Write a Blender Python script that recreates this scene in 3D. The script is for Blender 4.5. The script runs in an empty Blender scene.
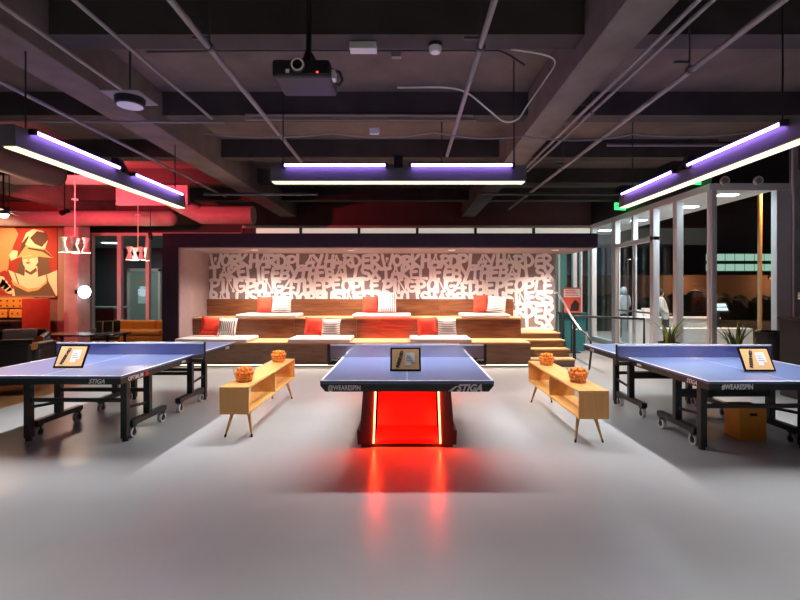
import bpy, bmesh, math, random
from mathutils import Vector, Matrix, Euler
R = math.radians
PI = math.pi
random.seed(7)
scene = bpy.context.scene
COL = scene.collection

# ------------------------------------------------------------------ camera, world, exposure
CAMZ = 1.56
cam_d = bpy.data.cameras.new('camera')
cam = bpy.data.objects.new('camera', cam_d)
COL.objects.link(cam)
cam.location = (0, 0, CAMZ)
cam.rotation_euler = (R(90), 0, 0)
cam_d.sensor_width = 36
cam_d.lens = 460 / 800 * 36
cam_d.shift_x = -7 / 800
cam_d.shift_y = -11 / 800
cam_d.clip_start = 0.05
cam_d.clip_end = 300
scene.camera = cam

world = bpy.data.worlds.new('world')
scene.world = world
world.use_nodes = True
wb = world.node_tree.nodes['Background']
wb.inputs[0].default_value = (0.35, 0.38, 0.55, 1)
wb.inputs[1].default_value = 0.03

vs = scene.view_settings
vs.view_transform = 'Standard'
vs.look = 'None'
vs.gamma = 1
vs.use_curve_mapping = False
vs.exposure = 0.6

STRIP_E = 0.85       # white strips under the fixtures, as seen
BAR_W = 58.0        # light thrown down by each bar
BAR_SPREAD = 101
TUBE_E = 10.0       # violet tubes on the fixtures
DOWN_W = 135.0       # downlights of the seating niche

# ------------------------------------------------------------------ materials
MATS = {}
def mat(name, col, rough=0.5, metal=0.0, emit=None, es=0.0, spec=0.5, noise=0.0, nscale=8.0, bump=0.0, bscale=40.0, coat=0.0):
    if name in MATS:
        return MATS[name]
    m = bpy.data.materials.new(name)
    m.use_nodes = True
    nt = m.node_tree
    b = nt.nodes['Principled BSDF']
    b.inputs['Base Color'].default_value = (*col, 1)
    b.inputs['Roughness'].default_value = rough
    b.inputs['Metallic'].default_value = metal
    b.inputs['Specular IOR Level'].default_value = spec
    b.inputs['Coat Weight'].default_value = coat
    if emit:
        b.inputs['Emission Color'].default_value = (*emit, 1)
        b.inputs['Emission Strength'].default_value = es
    if noise or bump:
        tc = nt.nodes.new('ShaderNodeTexCoord')
    if noise:
        n = nt.nodes.new('ShaderNodeTexNoise')
        n.inputs['Scale'].default_value = nscale
        n.inputs['Detail'].default_value = 5
        nt.links.new(tc.outputs['Object'], n.inputs['Vector'])
        r = nt.nodes.new('ShaderNodeValToRGB')
        r.color_ramp.elements[0].position = 0.3
        r.color_ramp.elements[1].position = 0.7
        r.color_ramp.elements[0].color = (*[c * (1 - noise) for c in col], 1)
        r.color_ramp.elements[1].color = (*[min(1, c * (1 + noise)) for c in col], 1)
        nt.links.new(n.outputs['Fac'], r.inputs['Fac'])
        nt.links.new(r.outputs['Color'], b.inputs['Base Color'])
    if bump:
        n2 = nt.nodes.new('ShaderNodeTexNoise')
        n2.inputs['Scale'].default_value = bscale
        nt.links.new(tc.outputs['Object'], n2.inputs['Vector'])
        bp = nt.nodes.new('ShaderNodeBump')
        bp.inputs['Strength'].default_value = bump
        bp.inputs['Distance'].default_value = 0.01
        nt.links.new(n2.outputs['Fac'], bp.inputs['Height'])
        nt.links.new(bp.outputs['Normal'], b.inputs['Normal'])
    MATS[name] = m
    return m

def wood(name, c1, c2, rough=0.4, scale=(1, 12, 12), coat=0.0):
    m = bpy.data.materials.new(name)
    m.use_nodes = True
    nt = m.node_tree
    b = nt.nodes['Principled BSDF']
    tc = nt.nodes.new('ShaderNodeTexCoord')
    mp = nt.nodes.new('ShaderNodeMapping')
    mp.inputs['Scale'].default_value = scale
    oi = nt.nodes.new('ShaderNodeObjectInfo')
    ad = nt.nodes.new('ShaderNodeVectorMath')
    ml = nt.nodes.new('ShaderNodeMath'); ml.operation = 'MULTIPLY'; ml.inputs[1].default_value = 37
    nt.links.new(oi.outputs['Random'], ml.inputs[0])
    nt.links.new(tc.outputs['Object'], ad.inputs[0])
    nt.links.new(ml.outputs[0], ad.inputs[1])
    nt.links.new(ad.outputs[0], mp.inputs['Vector'])
    n = nt.nodes.new('ShaderNodeTexNoise')
    n.inputs['Scale'].default_value = 2.0
    n.inputs['Detail'].default_value = 8
    n.inputs['Distortion'].default_value = 0.6
    nt.links.new(mp.outputs[0], n.inputs['Vector'])
    r = nt.nodes.new('ShaderNodeValToRGB')
    r.color_ramp.elements[0].position = 0.32
    r.color_ramp.elements[1].position = 0.68
    r.color_ramp.elements[0].color = (*c1, 1)
    r.color_ramp.elements[1].color = (*c2, 1)
    nt.links.new(n.outputs['Fac'], r.inputs['Fac'])
    nt.links.new(r.outputs['Color'], b.inputs['Base Color'])
    b.inputs['Roughness'].default_value = rough
    b.inputs['Coat Weight'].default_value = coat
    MATS[name] = m
    return m

def see_through(name, tint, alpha, rough=0.02, ior_spec=0.5):
    """clear pane: mostly transparent, partly a glossy dark pane"""
    m = bpy.data.materials.new(name)
    m.use_nodes = True
    nt = m.node_tree
    for n in list(nt.nodes):
        nt.nodes.remove(n)
    out = nt.nodes.new('ShaderNodeOutputMaterial')
    tr = nt.nodes.new('ShaderNodeBsdfTransparent')
    tr.inputs[0].default_value = (*tint, 1)
    gl = nt.nodes.new('ShaderNodeBsdfGlossy')
    gl.inputs['Roughness'].default_value = rough
    gl.inputs['Color'].default_value = (0.9, 0.95, 1, 1)
    lw = nt.nodes.new('ShaderNodeLayerWeight')
    pw = nt.nodes.new('ShaderNodeMath'); pw.operation = 'POWER'; pw.inputs[1].default_value = 5.0
    nt.links.new(lw.outputs['Facing'], pw.inputs[0])
    mx = nt.nodes.new('ShaderNodeMixShader')
    mu = nt.nodes.new('ShaderNodeMath'); mu.operation = 'MULTIPLY_ADD'; mu.inputs[1].default_value = 0.5; mu.inputs[2].default_value = alpha
    nt.links.new(pw.outputs[0], mu.inputs[0])
    nt.links.new(mu.outputs[0], mx.inputs[0])
    nt.links.new(tr.outputs[0], mx.inputs[1])
    nt.links.new(gl.outputs[0], mx.inputs[2])
    nt.links.new(mx.outputs[0], out.inputs[0])
    MATS[name] = m
    return m

def net_material(name, col, alpha):
    m = bpy.data.materials.new(name)
    m.use_nodes = True
    nt = m.node_tree
    b = nt.nodes['Principled BSDF']
    b.inputs['Base Color'].default_value = (*col, 1)
    b.inputs['Roughness'].default_value = 0.8
    tc = nt.nodes.new('ShaderNodeTexCoord')
    ck = nt.nodes.new('ShaderNodeTexChecker')
    ck.inputs['Scale'].default_value = 90
    ck.inputs['Color1'].default_value = (0.5 + alpha / 2, 0.5 + alpha / 2, 0.5 + alpha / 2, 1)
    ck.inputs['Color2'].default_value = (alpha, alpha, alpha, 1)
    nt.links.new(tc.outputs['Object'], ck.inputs['Vector'])
    nt.links.new(ck.outputs['Color'], b.inputs['Alpha'])
    MATS[name] = m
    return m

def stripes(name, c1, c2, axis, freq, duty=0.5):
    m = bpy.data.materials.new(name)
    m.use_nodes = True
    nt = m.node_tree
    b = nt.nodes['Principled BSDF']
    b.inputs['Roughness'].default_value = 0.9
    tc = nt.nodes.new('ShaderNodeTexCoord')
    w = nt.nodes.new('ShaderNodeTexWave')
    w.bands_direction = axis
    w.inputs['Scale'].default_value = freq
    w.inputs['Distortion'].default_value = 0.8
    w.inputs['Detail Scale'].default_value = 3
    nt.links.new(tc.outputs['Object'], w.inputs['Vector'])
    r = nt.nodes.new('ShaderNodeValToRGB')
    r.color_ramp.elements[0].position = duty - 0.06
    r.color_ramp.elements[1].position = duty + 0.06
    r.color_ramp.elements[0].color = (*c1, 1)
    r.color_ramp.elements[1].color = (*c2, 1)
    nt.links.new(w.outputs['Fac'], r.inputs['Fac'])
    nt.links.new(r.outputs['Color'], b.inputs['Base Color'])
    MATS[name] = m
    return m

def brickwork(name, c1, c2, mortar, scale, rough=0.5, bw=0.5, rh=0.25, rot=None):
    m = bpy.data.materials.new(name)
    m.use_nodes = True
    nt = m.node_tree
    b = nt.nodes['Principled BSDF']
    b.inputs['Roughness'].default_value = rough
    tc = nt.nodes.new('ShaderNodeTexCoord')
    mp = nt.nodes.new('ShaderNodeMapping')
    if rot: mp.inputs['Rotation'].default_value = rot
    t = nt.nodes.new('ShaderNodeTexBrick')
    t.inputs['Scale'].default_value = scale
    t.inputs['Color1'].default_value = (*c1, 1)
    t.inputs['Color2'].default_value = (*c2, 1)
    t.inputs['Mortar'].default_value = (*mortar, 1)
    t.inputs['Mortar Size'].default_value = 0.006
    t.inputs['Brick Width'].default_value = bw
    t.inputs['Row Height'].default_value = rh
    nt.links.new(tc.outputs['Object'], mp.inputs[0])
    nt.links.new(mp.outputs[0], t.inputs['Vector'])
    nt.links.new(t.outputs['Color'], b.inputs['Base Color'])
    MATS[name] = m
    return m

# floor paint: even grey with faint cloudiness, satin gloss
mat('floor_paint', (0.34, 0.35, 0.37), 0.30, noise=0.06, nscale=1.3, spec=0.5)
mat('black_metal', (0.012, 0.012, 0.014), 0.4)
mat('housing_paint', (0.13, 0.12, 0.14), 0.5)
mat('black_paint', (0.012, 0.011, 0.012), 0.55)
mat('black_gloss', (0.008, 0.008, 0.009), 0.18)
mat('dark_frame', (0.030, 0.017, 0.040), 0.6, noise=0.15)
mat('cross_shaded', (0.048, 0.037, 0.034), 0.85, noise=0.25, nscale=2.0)  # beam colour darkened for the shade on faces towards the camera
mat('ceiling_paint', (0.125, 0.090, 0.078), 0.85, noise=0.25, nscale=2.0)
mat('beam_paint', (0.15, 0.118, 0.108), 0.85, noise=0.2, nscale=3.0, bump=0.2)
mat('pipe_paint', (0.22, 0.19, 0.19), 0.5)
mat('dark_pipe', (0.05, 0.045, 0.05), 0.5)
mat('duct_paint', (0.42, 0.34, 0.33), 0.5, noise=0.08)
mat('duct_dark', (0.15, 0.085, 0.085), 0.5)
mat('niche_paint', (0.27, 0.205, 0.215), 0.8, noise=0.05)
mat('mural_ground', (0.225, 0.165, 0.165), 0.8, noise=0.06)
mat('white_paint', (0.80, 0.76, 0.78), 0.7)
mat('print_white', (0.85, 0.85, 0.86), 0.6)
mat('line_white', (0.85, 0.85, 0.88), 0.4)
mat('table_blue', (0.095, 0.132, 0.285), 0.30, spec=0.5, noise=0.04)
mat('net_tape', (0.75, 0.75, 0.82), 0.6)
net_material('net_blue', (0.06, 0.07, 0.30), 0.55)
net_material('net_pale', (0.42, 0.40, 0.52), 0.12)
mat('steel', (0.55, 0.55, 0.57), 0.3, metal=1.0)
mat('brushed_frame', (0.68, 0.68, 0.72), 0.45)
mat('window_frame_pale', (0.58, 0.52, 0.52), 0.5)
mat('rubber_grey', (0.62, 0.62, 0.66), 0.5)
mat('rubber_black', (0.02, 0.02, 0.02), 0.7)
wood('beech', (0.74, 0.37, 0.105), (0.85, 0.475, 0.165), 0.38, (14, 1.5, 14))
wood('beech_end', (0.72, 0.36, 0.10), (0.80, 0.43, 0.145), 0.38, (10, 10, 0.8))
wood('beech_leg', (0.50, 0.26, 0.09), (0.60, 0.34, 0.13), 0.4, (12, 12, 2))
wood('walnut', (0.095, 0.032, 0.014), (0.215, 0.085, 0.036), 0.38, (1.2, 14, 14))
wood('oak_tread', (0.42, 0.25, 0.12), (0.58, 0.37, 0.19), 0.45, (1.5, 14, 14))
wood('grey_oak', (0.14, 0.082, 0.045), (0.235, 0.15, 0.09), 0.45, (1.2, 12, 12))
brickwork('wood_floor', (0.36, 0.17, 0.07), (0.24, 0.11, 0.045), (0.06, 0.03, 0.015), 1.0, 0.3, 1.2, 0.14)
mat('cushion_cloth', (0.62, 0.58, 0.57), 0.95, noise=0.08, nscale=60, bump=0.15, bscale=200)
mat('pillow_red', (0.72, 0.045, 0.02), 0.85, noise=0.1, nscale=30)
stripes('stripe_upright', (0.10, 0.09, 0.11), (0.78, 0.74, 0.72), 'X', 7.5, 0.3)
stripes('stripe_level', (0.10, 0.09, 0.11), (0.78, 0.74, 0.72), 'Z', 8.5, 0.3)
mat('ball_orange', (1.0, 0.30, 0.02), 0.5)
see_through('clear_plastic', (0.97, 0.985, 1.0), 0.03, 0.05)
see_through('window_glass', (0.92, 0.97, 0.97), 0.02, 0.01)
mat('strip_white', (0.8, 0.8, 0.7), 0.5, emit=(1.0, 0.90, 0.56), es=STRIP_E)
mat('tube_violet', (0.5, 0.4, 0.8), 0.5, emit=(0.40, 0.22, 1.0), es=TUBE_E)
mat('led_red', (0.8, 0.1, 0.05), 0.5, emit=(1.0, 0.034, 0.008), es=110)
mat('panel_red', (0.90, 0.05, 0.07), 0.3)
mat('base_black', (0.035, 0.012, 0.012), 0.4)
mat('kraft_paper', (0.74, 0.43, 0.19), 0.8, noise=0.06)
mat('ink_black', (0.02, 0.015, 0.015), 0.7)
mat('paper_white', (0.72, 0.72, 0.74), 0.7)
mat('white_plastic', (0.75, 0.73, 0.70), 0.5)
mat('grey_plastic', (0.28, 0.28, 0.30), 0.5)
mat('concrete', (0.52, 0.50, 0.53), 0.85, noise=0.18, nscale=3, bump=0.3, bscale=12)
mat('orange_leather', (0.66, 0.24, 0.035), 0.45, noise=0.08, bump=0.1)
mat('black_leather', (0.022, 0.02, 0.02), 0.35, bump=0.1)
mat('red_panel', (0.42, 0.035, 0.02), 0.5, noise=0.1)
mat('pink_column', (0.55, 0.42, 0.40), 0.7, noise=0.15, nscale=3)
mat('exit_green', (0.02, 0.3, 0.08), 0.5, emit=(0.05, 0.85, 0.22), es=1.2)
mat('lamp_glow', (0.9, 0.85, 0.75), 0.5, emit=(1, 0.80, 0.58), es=9)
mat('cool_glow', (0.9, 0.95, 1), 0.5, emit=(0.80, 0.92, 1.0), es=6)
mat('leaf_green', (0.055, 0.125, 0.022), 0.45, noise=0.35, nscale=14)
mat('leaf_edge', (0.45, 0.42, 0.10), 0.5, noise=0.2, nscale=14)
mat('soil', (0.05, 0.035, 0.025), 0.95)
mat('asphalt', (0.05, 0.05, 0.055), 0.8)
mat('paving', (0.40, 0.41, 0.42), 0.7, noise=0.1)  # paleness chosen to bounce light up onto the soffit
mat('soffit_white', (0.62, 0.66, 0.68), 0.8)
mat('outside_dark', (0.028, 0.026, 0.035), 0.8)
brickwork('outside_brick', (0.30, 0.10, 0.05), (0.24, 0.08, 0.04), (0.07, 0.04, 0.03), 2.0, 0.9)
mat('hedge', (0.012, 0.018, 0.012), 0.9, noise=0.5, nscale=9)
mat('teal_bin', (0.03, 0.19, 0.22), 0.5)
mat('poster_red', (0.72, 0.09, 0.05), 0.6)
mat('jacket_grey', (0.34, 0.38, 0.43), 0.9, noise=0.1)
mat('jacket_pale', (0.55, 0.58, 0.60), 0.9, noise=0.1)
mat('trousers_dark', (0.03, 0.03, 0.04), 0.9)
mat('skin', (0.45, 0.28, 0.20), 0.6)
mat('hair_dark', (0.02, 0.015, 0.012), 0.7)

# ------------------------------------------------------------------ geometry helpers
class MB:
    def __init__(s):
        s.v = []; s.f = []; s.mi = []; s.cur = 0
    def add(s, verts, faces):
        o = len(s.v)
        s.v += [tuple(p) for p in verts]
        s.f += [tuple(i + o for i in f) for f in faces]
        s.mi += [s.cur] * len(faces)
        return s
    def box(s, x0, x1, y0, y1, z0, z1, M=None):
        p = [(x0,y0,z0),(x1,y0,z0),(x1,y1,z0),(x0,y1,z0),(x0,y0,z1),(x1,y0,z1),(x1,y1,z1),(x0,y1,z1)]
        if M is not None: p = [M @ Vector(q) for q in p]
        return s.add(p, [(0,3,2,1),(4,5,6,7),(0,1,5,4),(1,2,6,5),(2,3,7,6),(3,0,4,7)])
    def cyl(s, a, b, r0, r1=None, n=12, caps=True):
        a = Vector(a); b = Vector(b)
        r1 = r0 if r1 is None else r1
        d = (b - a).normalized()
        u = d.orthogonal().normalized(); w = d.cross(u)
        p = []
        for c, r in ((a, r0), (b, r1)):
            for i in range(n):
                t = 2 * PI * i / n
                p.append(c + (u * math.cos(t) + w * math.sin(t)) * r)
        f = [(i, (i+1) % n, n + (i+1) % n, n + i) for i in range(n)]
        if caps: f += [tuple(range(n))[::-1], tuple(range(n, 2*n))]
        return s.add(p, f)
    def tube(s, pts, r, n=8):
        pts = [Vector(p) for p in pts]
        rings = []
        up = None
        for i, p in enumerate(pts):
            d = (pts[min(i+1, len(pts)-1)] - pts[max(i-1, 0)]).normalized()
            if up is None: up = d.orthogonal().normalized()
            u = (up - d * up.dot(d)).normalized(); up = u
            w = d.cross(u)
            rr = r[i] if isinstance(r, (list, tuple)) else r
            rings.append([p + (u * math.cos(2*PI*k/n) + w * math.sin(2*PI*k/n)) * rr for k in range(n)])
        v = [q for rg in rings for q in rg]
        f = []
        for i in range(len(pts) - 1):
            for k in range(n):
                f.append((i*n+k, i*n+(k+1) % n, (i+1)*n+(k+1) % n, (i+1)*n+k))
        f += [tuple(range(n))[::-1], tuple(range((len(pts)-1)*n, len(pts)*n))]
        return s.add(v, f)
    def lathe(s, prof, c=(0,0,0), n=20, closed=False):
        v = []; f = []
        for (r, z) in prof:
            for k in range(n):
                t = 2*PI*k/n
                v.append((c[0] + r*math.cos(t), c[1] + r*math.sin(t), c[2] + z))
        m = len(prof)
        for i in range(m - 1):
            for k in range(n):
                f.append((i*n+k, i*n+(k+1) % n, (i+1)*n+(k+1) % n, (i+1)*n+k))
        if prof[0][0] > 1e-6 and not closed: f.append(tuple(range(n))[::-1])
        if prof[-1][0] > 1e-6 and not closed: f.append(tuple(range((m-1)*n, m*n)))
        return s.add(v, f)
    def prism(s, poly, axis, a, b):
        """poly of 2D points, extruded along axis from a to b. axis x: (y,z); y: (x,z); z: (x,y)"""
        def P(p, t):
            return {'x': (t, p[0], p[1]), 'y': (p[0], t, p[1]), 'z': (p[0], p[1], t)}[axis]
        n = len(poly)
        v = [P(p, a) for p in poly] + [P(p, b) for p in poly]
        f = [tuple(range(n)), tuple(range(n, 2*n))[::-1]] + [(i, n+i, n+(i+1) % n, (i+1) % n) for i in range(n)]
        return s.add(v, f)
    def sphere(s, c, r, n=12, m=8, sc=(1,1,1)):
        v = []; f = []
        for i in range(m + 1):
            ph = PI * i / m
            for k in range(n):
                t = 2*PI*k/n
                v.append((c[0]+r*sc[0]*math.sin(ph)*math.cos(t), c[1]+r*sc[1]*math.sin(ph)*math.sin(t), c[2]+r*sc[2]*math.cos(ph)))
        for i in range(m):
            for k in range(n):
                f.append((i*n+k, (i+1)*n+k, (i+1)*n+(k+1) % n, i*n+(k+1) % n))
        return s.add(v, f)
    def mesh(s, name):
        me = bpy.data.meshes.new(name)
        me.from_pydata(s.v, [], s.f)
        bm = bmesh.new(); bm.from_mesh(me)
        bmesh.ops.remove_doubles(bm, verts=bm.verts, dist=1e-6)
        bmesh.ops.recalc_face_normals(bm, faces=bm.faces)
        bm.to_mesh(me); bm.free()
        me.update()
        return me
    def build(s, name, material, parent=None, smooth=False, bevel=0.0, loc=None):
        me = s.mesh(name)
        o = bpy.data.objects.new(name, me)
        COL.objects.link(o)
        me.materials.append(MATS[material] if isinstance(material, str) else material)
        if smooth:
            me.shade_smooth()
            try: me.set_sharp_from_angle(angle=R(40))
            except Exception: pass
        if bevel:
            bv = o.modifiers.new('bevel', 'BEVEL'); bv.width = bevel; bv.segments = 2; bv.limit_method = 'ANGLE'
        if parent is not None: o.parent = parent
        if loc is not None: o.location = loc
        return o

def empty(name, loc=(0,0,0), rz=0.0):
    o = bpy.data.objects.new(name, None)
    o.empty_display_size = 0.1
    COL.objects.link(o); o.location = loc; o.rotation_euler = (0, 0, rz)
    return o
def tag(o, label, cat, group=None):
    o['label'] = label; o['category'] = cat
    if group: o['group'] = group
    return o
def struct(o, label=None):
    o['kind'] = 'structure'
    if label: o['label'] = label
    return o
def copy_tree(o, parent=None):
    kids = [c for c in bpy.data.objects if c.parent == o]
    c = o.copy(); COL.objects.link(c); c.parent = parent
    for k in kids: copy_tree(k, c)
    return c

def text(name, body, size, material, parent, loc, rot, depth=0.001, bold=0.0, shear=0.0, sx=1.0, align='CENTER', space=1.0):
    cu = bpy.data.curves.new(name, 'FONT')
    cu.body = body; cu.size = size; cu.align_x = align; cu.align_y = 'CENTER'
    cu.extrude = depth; cu.offset = bold; cu.shear = shear; cu.space_character = space
    cu.resolution_u = 3
    t = bpy.data.objects.new(name, cu); COL.objects.link(t)
    dg = bpy.context.evaluated_depsgraph_get()
    me = bpy.data.meshes.new_from_object(t.evaluated_get(dg))
    bpy.data.objects.remove(t); bpy.data.curves.remove(cu)
    o = bpy.data.objects.new(name, me); COL.objects.link(o)
    me.materials.clear(); me.materials.append(MATS[material])
    o.location = loc; o.rotation_euler = rot; o.scale = (sx, 1, 1)
    o.parent = parent
    return o

# ------------------------------------------------------------------ the room shell
WX = 5.62            # plane of the glazed side wall
WTOP = 3.47          # head of the glazing
YC = 8.45            # corner where glazing turns to face the hall
SLAB = 4.26
fl = struct(MB().box(-5.3, WX, -6, 15.6, -0.2, 0).build('floor', 'floor_paint'), 'grey painted satin concrete floor')
f2 = struct(MB().box(-14, -5.3, -6, 15.6, -0.2, 0.001).build('floor', 'wood_floor'), 'dark wooden plank floor of the lounge corner')
f3 = struct(MB().box(WX, 10.5, -6, YC, -0.2, 0).build('floor', 'floor_paint'), 'grey floor beside the concrete wall')
ceil = struct(MB().box(-14, WX + 0.18, -6, 15.8, SLAB, SLAB + 0.25).box(WX + 0.18, 10.5, -6, YC + 0.2, SLAB, SLAB + 0.25).build('ceiling', 'ceiling_paint'), 'dark painted concrete ceiling slab with beams')
# cross beams
for y0 in (0.25, 2.3, 4.3, 6.3, 8.3, 10.3, 12.3, 14.3):
    MB().box(-14, 10.5 if y0 < 8 else WX, y0, y0 + 0.26, 3.94, SLAB).build('cross_beam', 'cross_shaded', ceil)
# main beams running down the hall
for xc, w in ((-3.58, 0.46), (1.86, 0.40), (7.4, 0.44), (-9.1, 0.46)):
    MB().box(xc - w/2, xc + w/2, -6, 15.6 if xc < 5 else YC, 3.74, SLAB).build('main_beam', 'beam_paint', ceil, bevel=0.01)

# walls
struct(MB().box(-14, -9.88, 13.0, 13.2, 0, SLAB).build('wall_left', mat('lounge_wall', (0.20, 0.07, 0.05), 0.8, noise=0.1)))
struct(MB().box(-14.2, -14, -6, 15.6, 0, SLAB).build('wall_left', MATS['lounge_wall']))
wb_ = MB()
wb_.box(-9.88, WX, 14.0, 14.2, WTOP + 0.02, SLAB)
struct(wb_.build('wall_back', mat('upper_wall_red', (0.13, 0.06, 0.065), 0.85)))
struct(MB().box(WX - 0.02, WX + 0.18, YC, 14.2, WTOP + 0.03, SLAB).build('wall_right', 'black_paint'))
struct(MB().box(WX, 7.02, YC, YC + 0.2, WTOP + 0.03, SLAB).build('wall_right', 'black_paint'))
struct(MB().box(7.02, 10.5, YC, YC + 0.2, 0, SLAB).build('wall_right', 'concrete'))
struct(MB().box(10.3, 10.5, -6, YC, 0, SLAB).build('wall_right', 'concrete'))
struct(MB().box(-14, 10.5, -6.2, -6, 0, SLAB).build('wall_rear', mat('rear_wall', (0.35, 0.33, 0.34), 0.8)))
struct(MB().box(-9.88, -9.5, 13.0, 13.4, 0, SLAB).build('trim_1', mat('brown_trim', (0.28, 0.15, 0.10), 0.6)), 'brown corner casing beside the mural')

# ------------------------------------------------------------------ glazing of the side wall
def window(name, label):
    e = empty(name); struct(e, label); return e
def frame_bar(parent, *b, m='brushed_frame', name='mullion'):
    return MB().box(*b).build(name, m, parent, bevel=0.006)
w2 = window('window_2', 'tall glazed side wall with pale metal frames')
posts = [(13.9, .10), (12.42, .22), (10.48, .16), (9.57, .14), (YC + 0.06, .08)]
for y, w in posts:
    frame_bar(w2, WX - 0.05, WX + 0.09, y - w/2, y + w/2, 0, WTOP)
frame_bar(w2, WX - 0.06, WX + 0.10, YC, 14.0, WTOP - 0.10, WTOP + 0.03, name='head_rail')
frame_bar(w2, WX - 0.04, WX + 0.08, YC, 10.4, 0, 0.14, name='sill_rail')
frame_bar(w2, WX - 0.04, WX + 0.08, 12.4, 14.0, 0, 0.14, name='sill_rail')
frame_bar(w2, WX - 0.05, WX + 0.09, 10.4, 12.4, 2.66, 2.76, name='transom')
frame_bar(w2, WX - 0.04, WX + 0.08, 11.35, 11.45, 2.76, WTOP - 0.1)
ys = [13.9, 12.42]
for a, b in zip(ys[:-1], ys[1:]):
    MB().box(WX + 0.015, WX + 0.03, b, a, 0.14, WTOP - 0.1).build('pane', 'window_glass', w2)
for a, b in ((12.35, 11.4), (11.4, 10.45)):
    MB().box(WX + 0.015, WX + 0.03, b, a, 2.76, WTOP - 0.1).build('pane', 'window_glass', w2)
ys = [10.48, 9.57, YC + 0.06]
for a, b in zip(ys[:-1], ys[1:]):
    MB().box(WX + 0.015, WX + 0.03, b, a, 0.14, WTOP - 0.1).build('pane', 'window_glass', w2)
d1 = empty('door_1'); struct(d1, 'double glass entrance door with long steel pulls')
for a, b in ((12.27, 11.42), (11.38, 10.53)):
    lf = MB().box(WX + 0.012, WX + 0.03, b, a, 0.05, 2.64).build('door_leaf', 'window_glass', d1)
    for y in (a - 0.03, b + 0.03):
        MB().box(WX, WX + 0.04, y - 0.03, y + 0.03, 0.03, 2.65).build('stile', 'brushed_frame', lf)
    MB().box(WX, WX + 0.04, b, a, 0.03, 0.16).build('bottom_rail', 'brushed_frame', lf)
    MB().box(WX, WX + 0.04, b, a, 0.98, 1.02).build('push_bar', 'steel', lf)
    y = b + 0.14 if a > 12 else a - 0.14
    MB().tube([(WX, y, 0.5), (WX - 0.07, y, 0.5), (WX - 0.07, y, 2.3), (WX, y, 2.3)], 0.016, 8).build('pull_handle', 'steel', lf)
w3 = window('window_3', 'single tall window facing the hall next to the concrete wall')
for x0, x1 in ((WX - 0.03, WX + 0.04), (6.78, 7.04)):
    frame_bar(w3, x0, x1, YC - 0.02, YC + 0.12, 0, WTOP)
frame_bar(w3, WX, 7.04, YC - 0.03, YC + 0.12, WTOP - 0.1, WTOP + 0.03, name='head_rail')
frame_bar(w3, WX, 7.04, YC - 0.02, YC + 0.1, 0, 0.14, name='sill_rail')
MB().box(WX + 0.04, 6.78, YC + 0.03, YC + 0.045, 0.14, WTOP - 0.1).build('pane', 'window_glass', w3)

# left far glazing
w1 = window('window_1', 'tall shop window with pale frames beyond the orange sofa')
YW = 14.0
for x, w in ((-9.62, .10), (-8.76, .12), (-7.9, .10), (-7.0, .12), (-6.0, .1)):
    frame_bar(w1, x - w/2, x + w/2, YW - 0.02, YW + 0.12, 0.28, 3.2, m='window_frame_pale')
frame_bar(w1, -9.67, -5.0, YW - 0.03, YW + 0.12, 3.18, 3.27, m='window_frame_pale', name='head_rail')
frame_bar(w1, -9.67, -5.0, YW - 0.05, YW + 0.12, 0.24, 0.36, m='window_frame_pale', name='sill_rail')
for a, b in ((-9.62, -8.76), (-8.76, -7.9), (-7.9, -7.0), (-7.0, -6.0), (-6.0, -5.0)):
    MB().box(a, b, YW + 0.03, YW + 0.045, 0.36, 3.18).build('pane', 'window_glass', w1)
struct(MB().box(-9.67, -5.0, YW, YW + 0.2, 0, 0.26).build('wall_back', 'lounge_wall'))
struct(MB().box(-9.9, -4.6, YW - 0.01, YW + 0.2, 3.25, WTOP + 0.04).build('trim_2', 'black_paint'))
# back glazing band above the niche roof
w4 = window('window_4', 'pale lit clerestory band behind the seating niche')
mat('lit_pane', (0.7, 0.72, 0.66), 0.6, emit=(0.86, 0.82, 0.70), es=0.35)
xs = [-5.0 + i * 1.77 for i in range(7)]
for x in xs:
    frame_bar(w4, x - 0.04, x + 0.04, 13.95, 14.1, 2.9, WTOP, m='black_metal')
for a, b in zip(xs[:-1], xs[1:]):
    MB().box(a, b, 14.02, 14.05, 2.9, WTOP - 0.06).build('pane', 'lit_pane', w4)
frame_bar(w4, -5.0, WX, 13.94, 14.12, WTOP - 0.06, WTOP + 0.02, m='window_frame_pale', name='head_rail')
struct(MB().box(-5.0, 3.3, 14.0, 14.2, 0, 2.9).build('wall_back', 'black_paint'))
w5 = window('window_5', 'teal-lit glass screen behind the steps')
for x, w in ((3.36, .12), (4.05, .05), (4.62, .06), (5.10, .12), (5.30, .05), (5.58, .08)):
    frame_bar(w5, x - w/2, x + w/2, 13.96, 14.1, 0, 2.9)
frame_bar(w5, 3.3, WX, 13.95, 14.1, 2.82, 2.92, name='head_rail')
frame_bar(w5, 3.3, WX, 13.95, 14.1, 0, 0.12, name='sill_rail')
for a, b in ((3.36, 4.05), (4.05, 4.62), (4.62, 5.10), (5.10, 5.58)):
    MB().box(a, b, 14.03, 14.045, .12, 2.82).build('pane', 'window_glass', w5)
mat('teal_wall', (.05, .17, .16), .7)
struct(MB().box(2.5, 5.9, 17.0, 17.2, -.02, 3.6).build('wall_outside', 'teal_wall'), 'dim teal wall beyond the glass screen')
struct(MB().box(2.5, WX, 14.2, 17.0, -.2, -.02).build('floor', 'concrete'), 'passage floor beyond the glass screen')
l = bpy.data.lights.new('screen_passage_light', 'AREA'); l.energy = 30; l.size = 2.5; l.size_y = .3; l.shape = 'RECTANGLE'; l.color = (.6, 1, .92)
o = bpy.data.objects.new('screen_passage_light', l); COL.objects.link(o); o.location = (4.6, 15.6, 3.3)
struct(MB().box(-9.52, -9.12, 12.75, 13.25, 0, 3.5).build('trim_3', 'pink_column', bevel=0.02), 'square plaster column by the mural')

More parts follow.
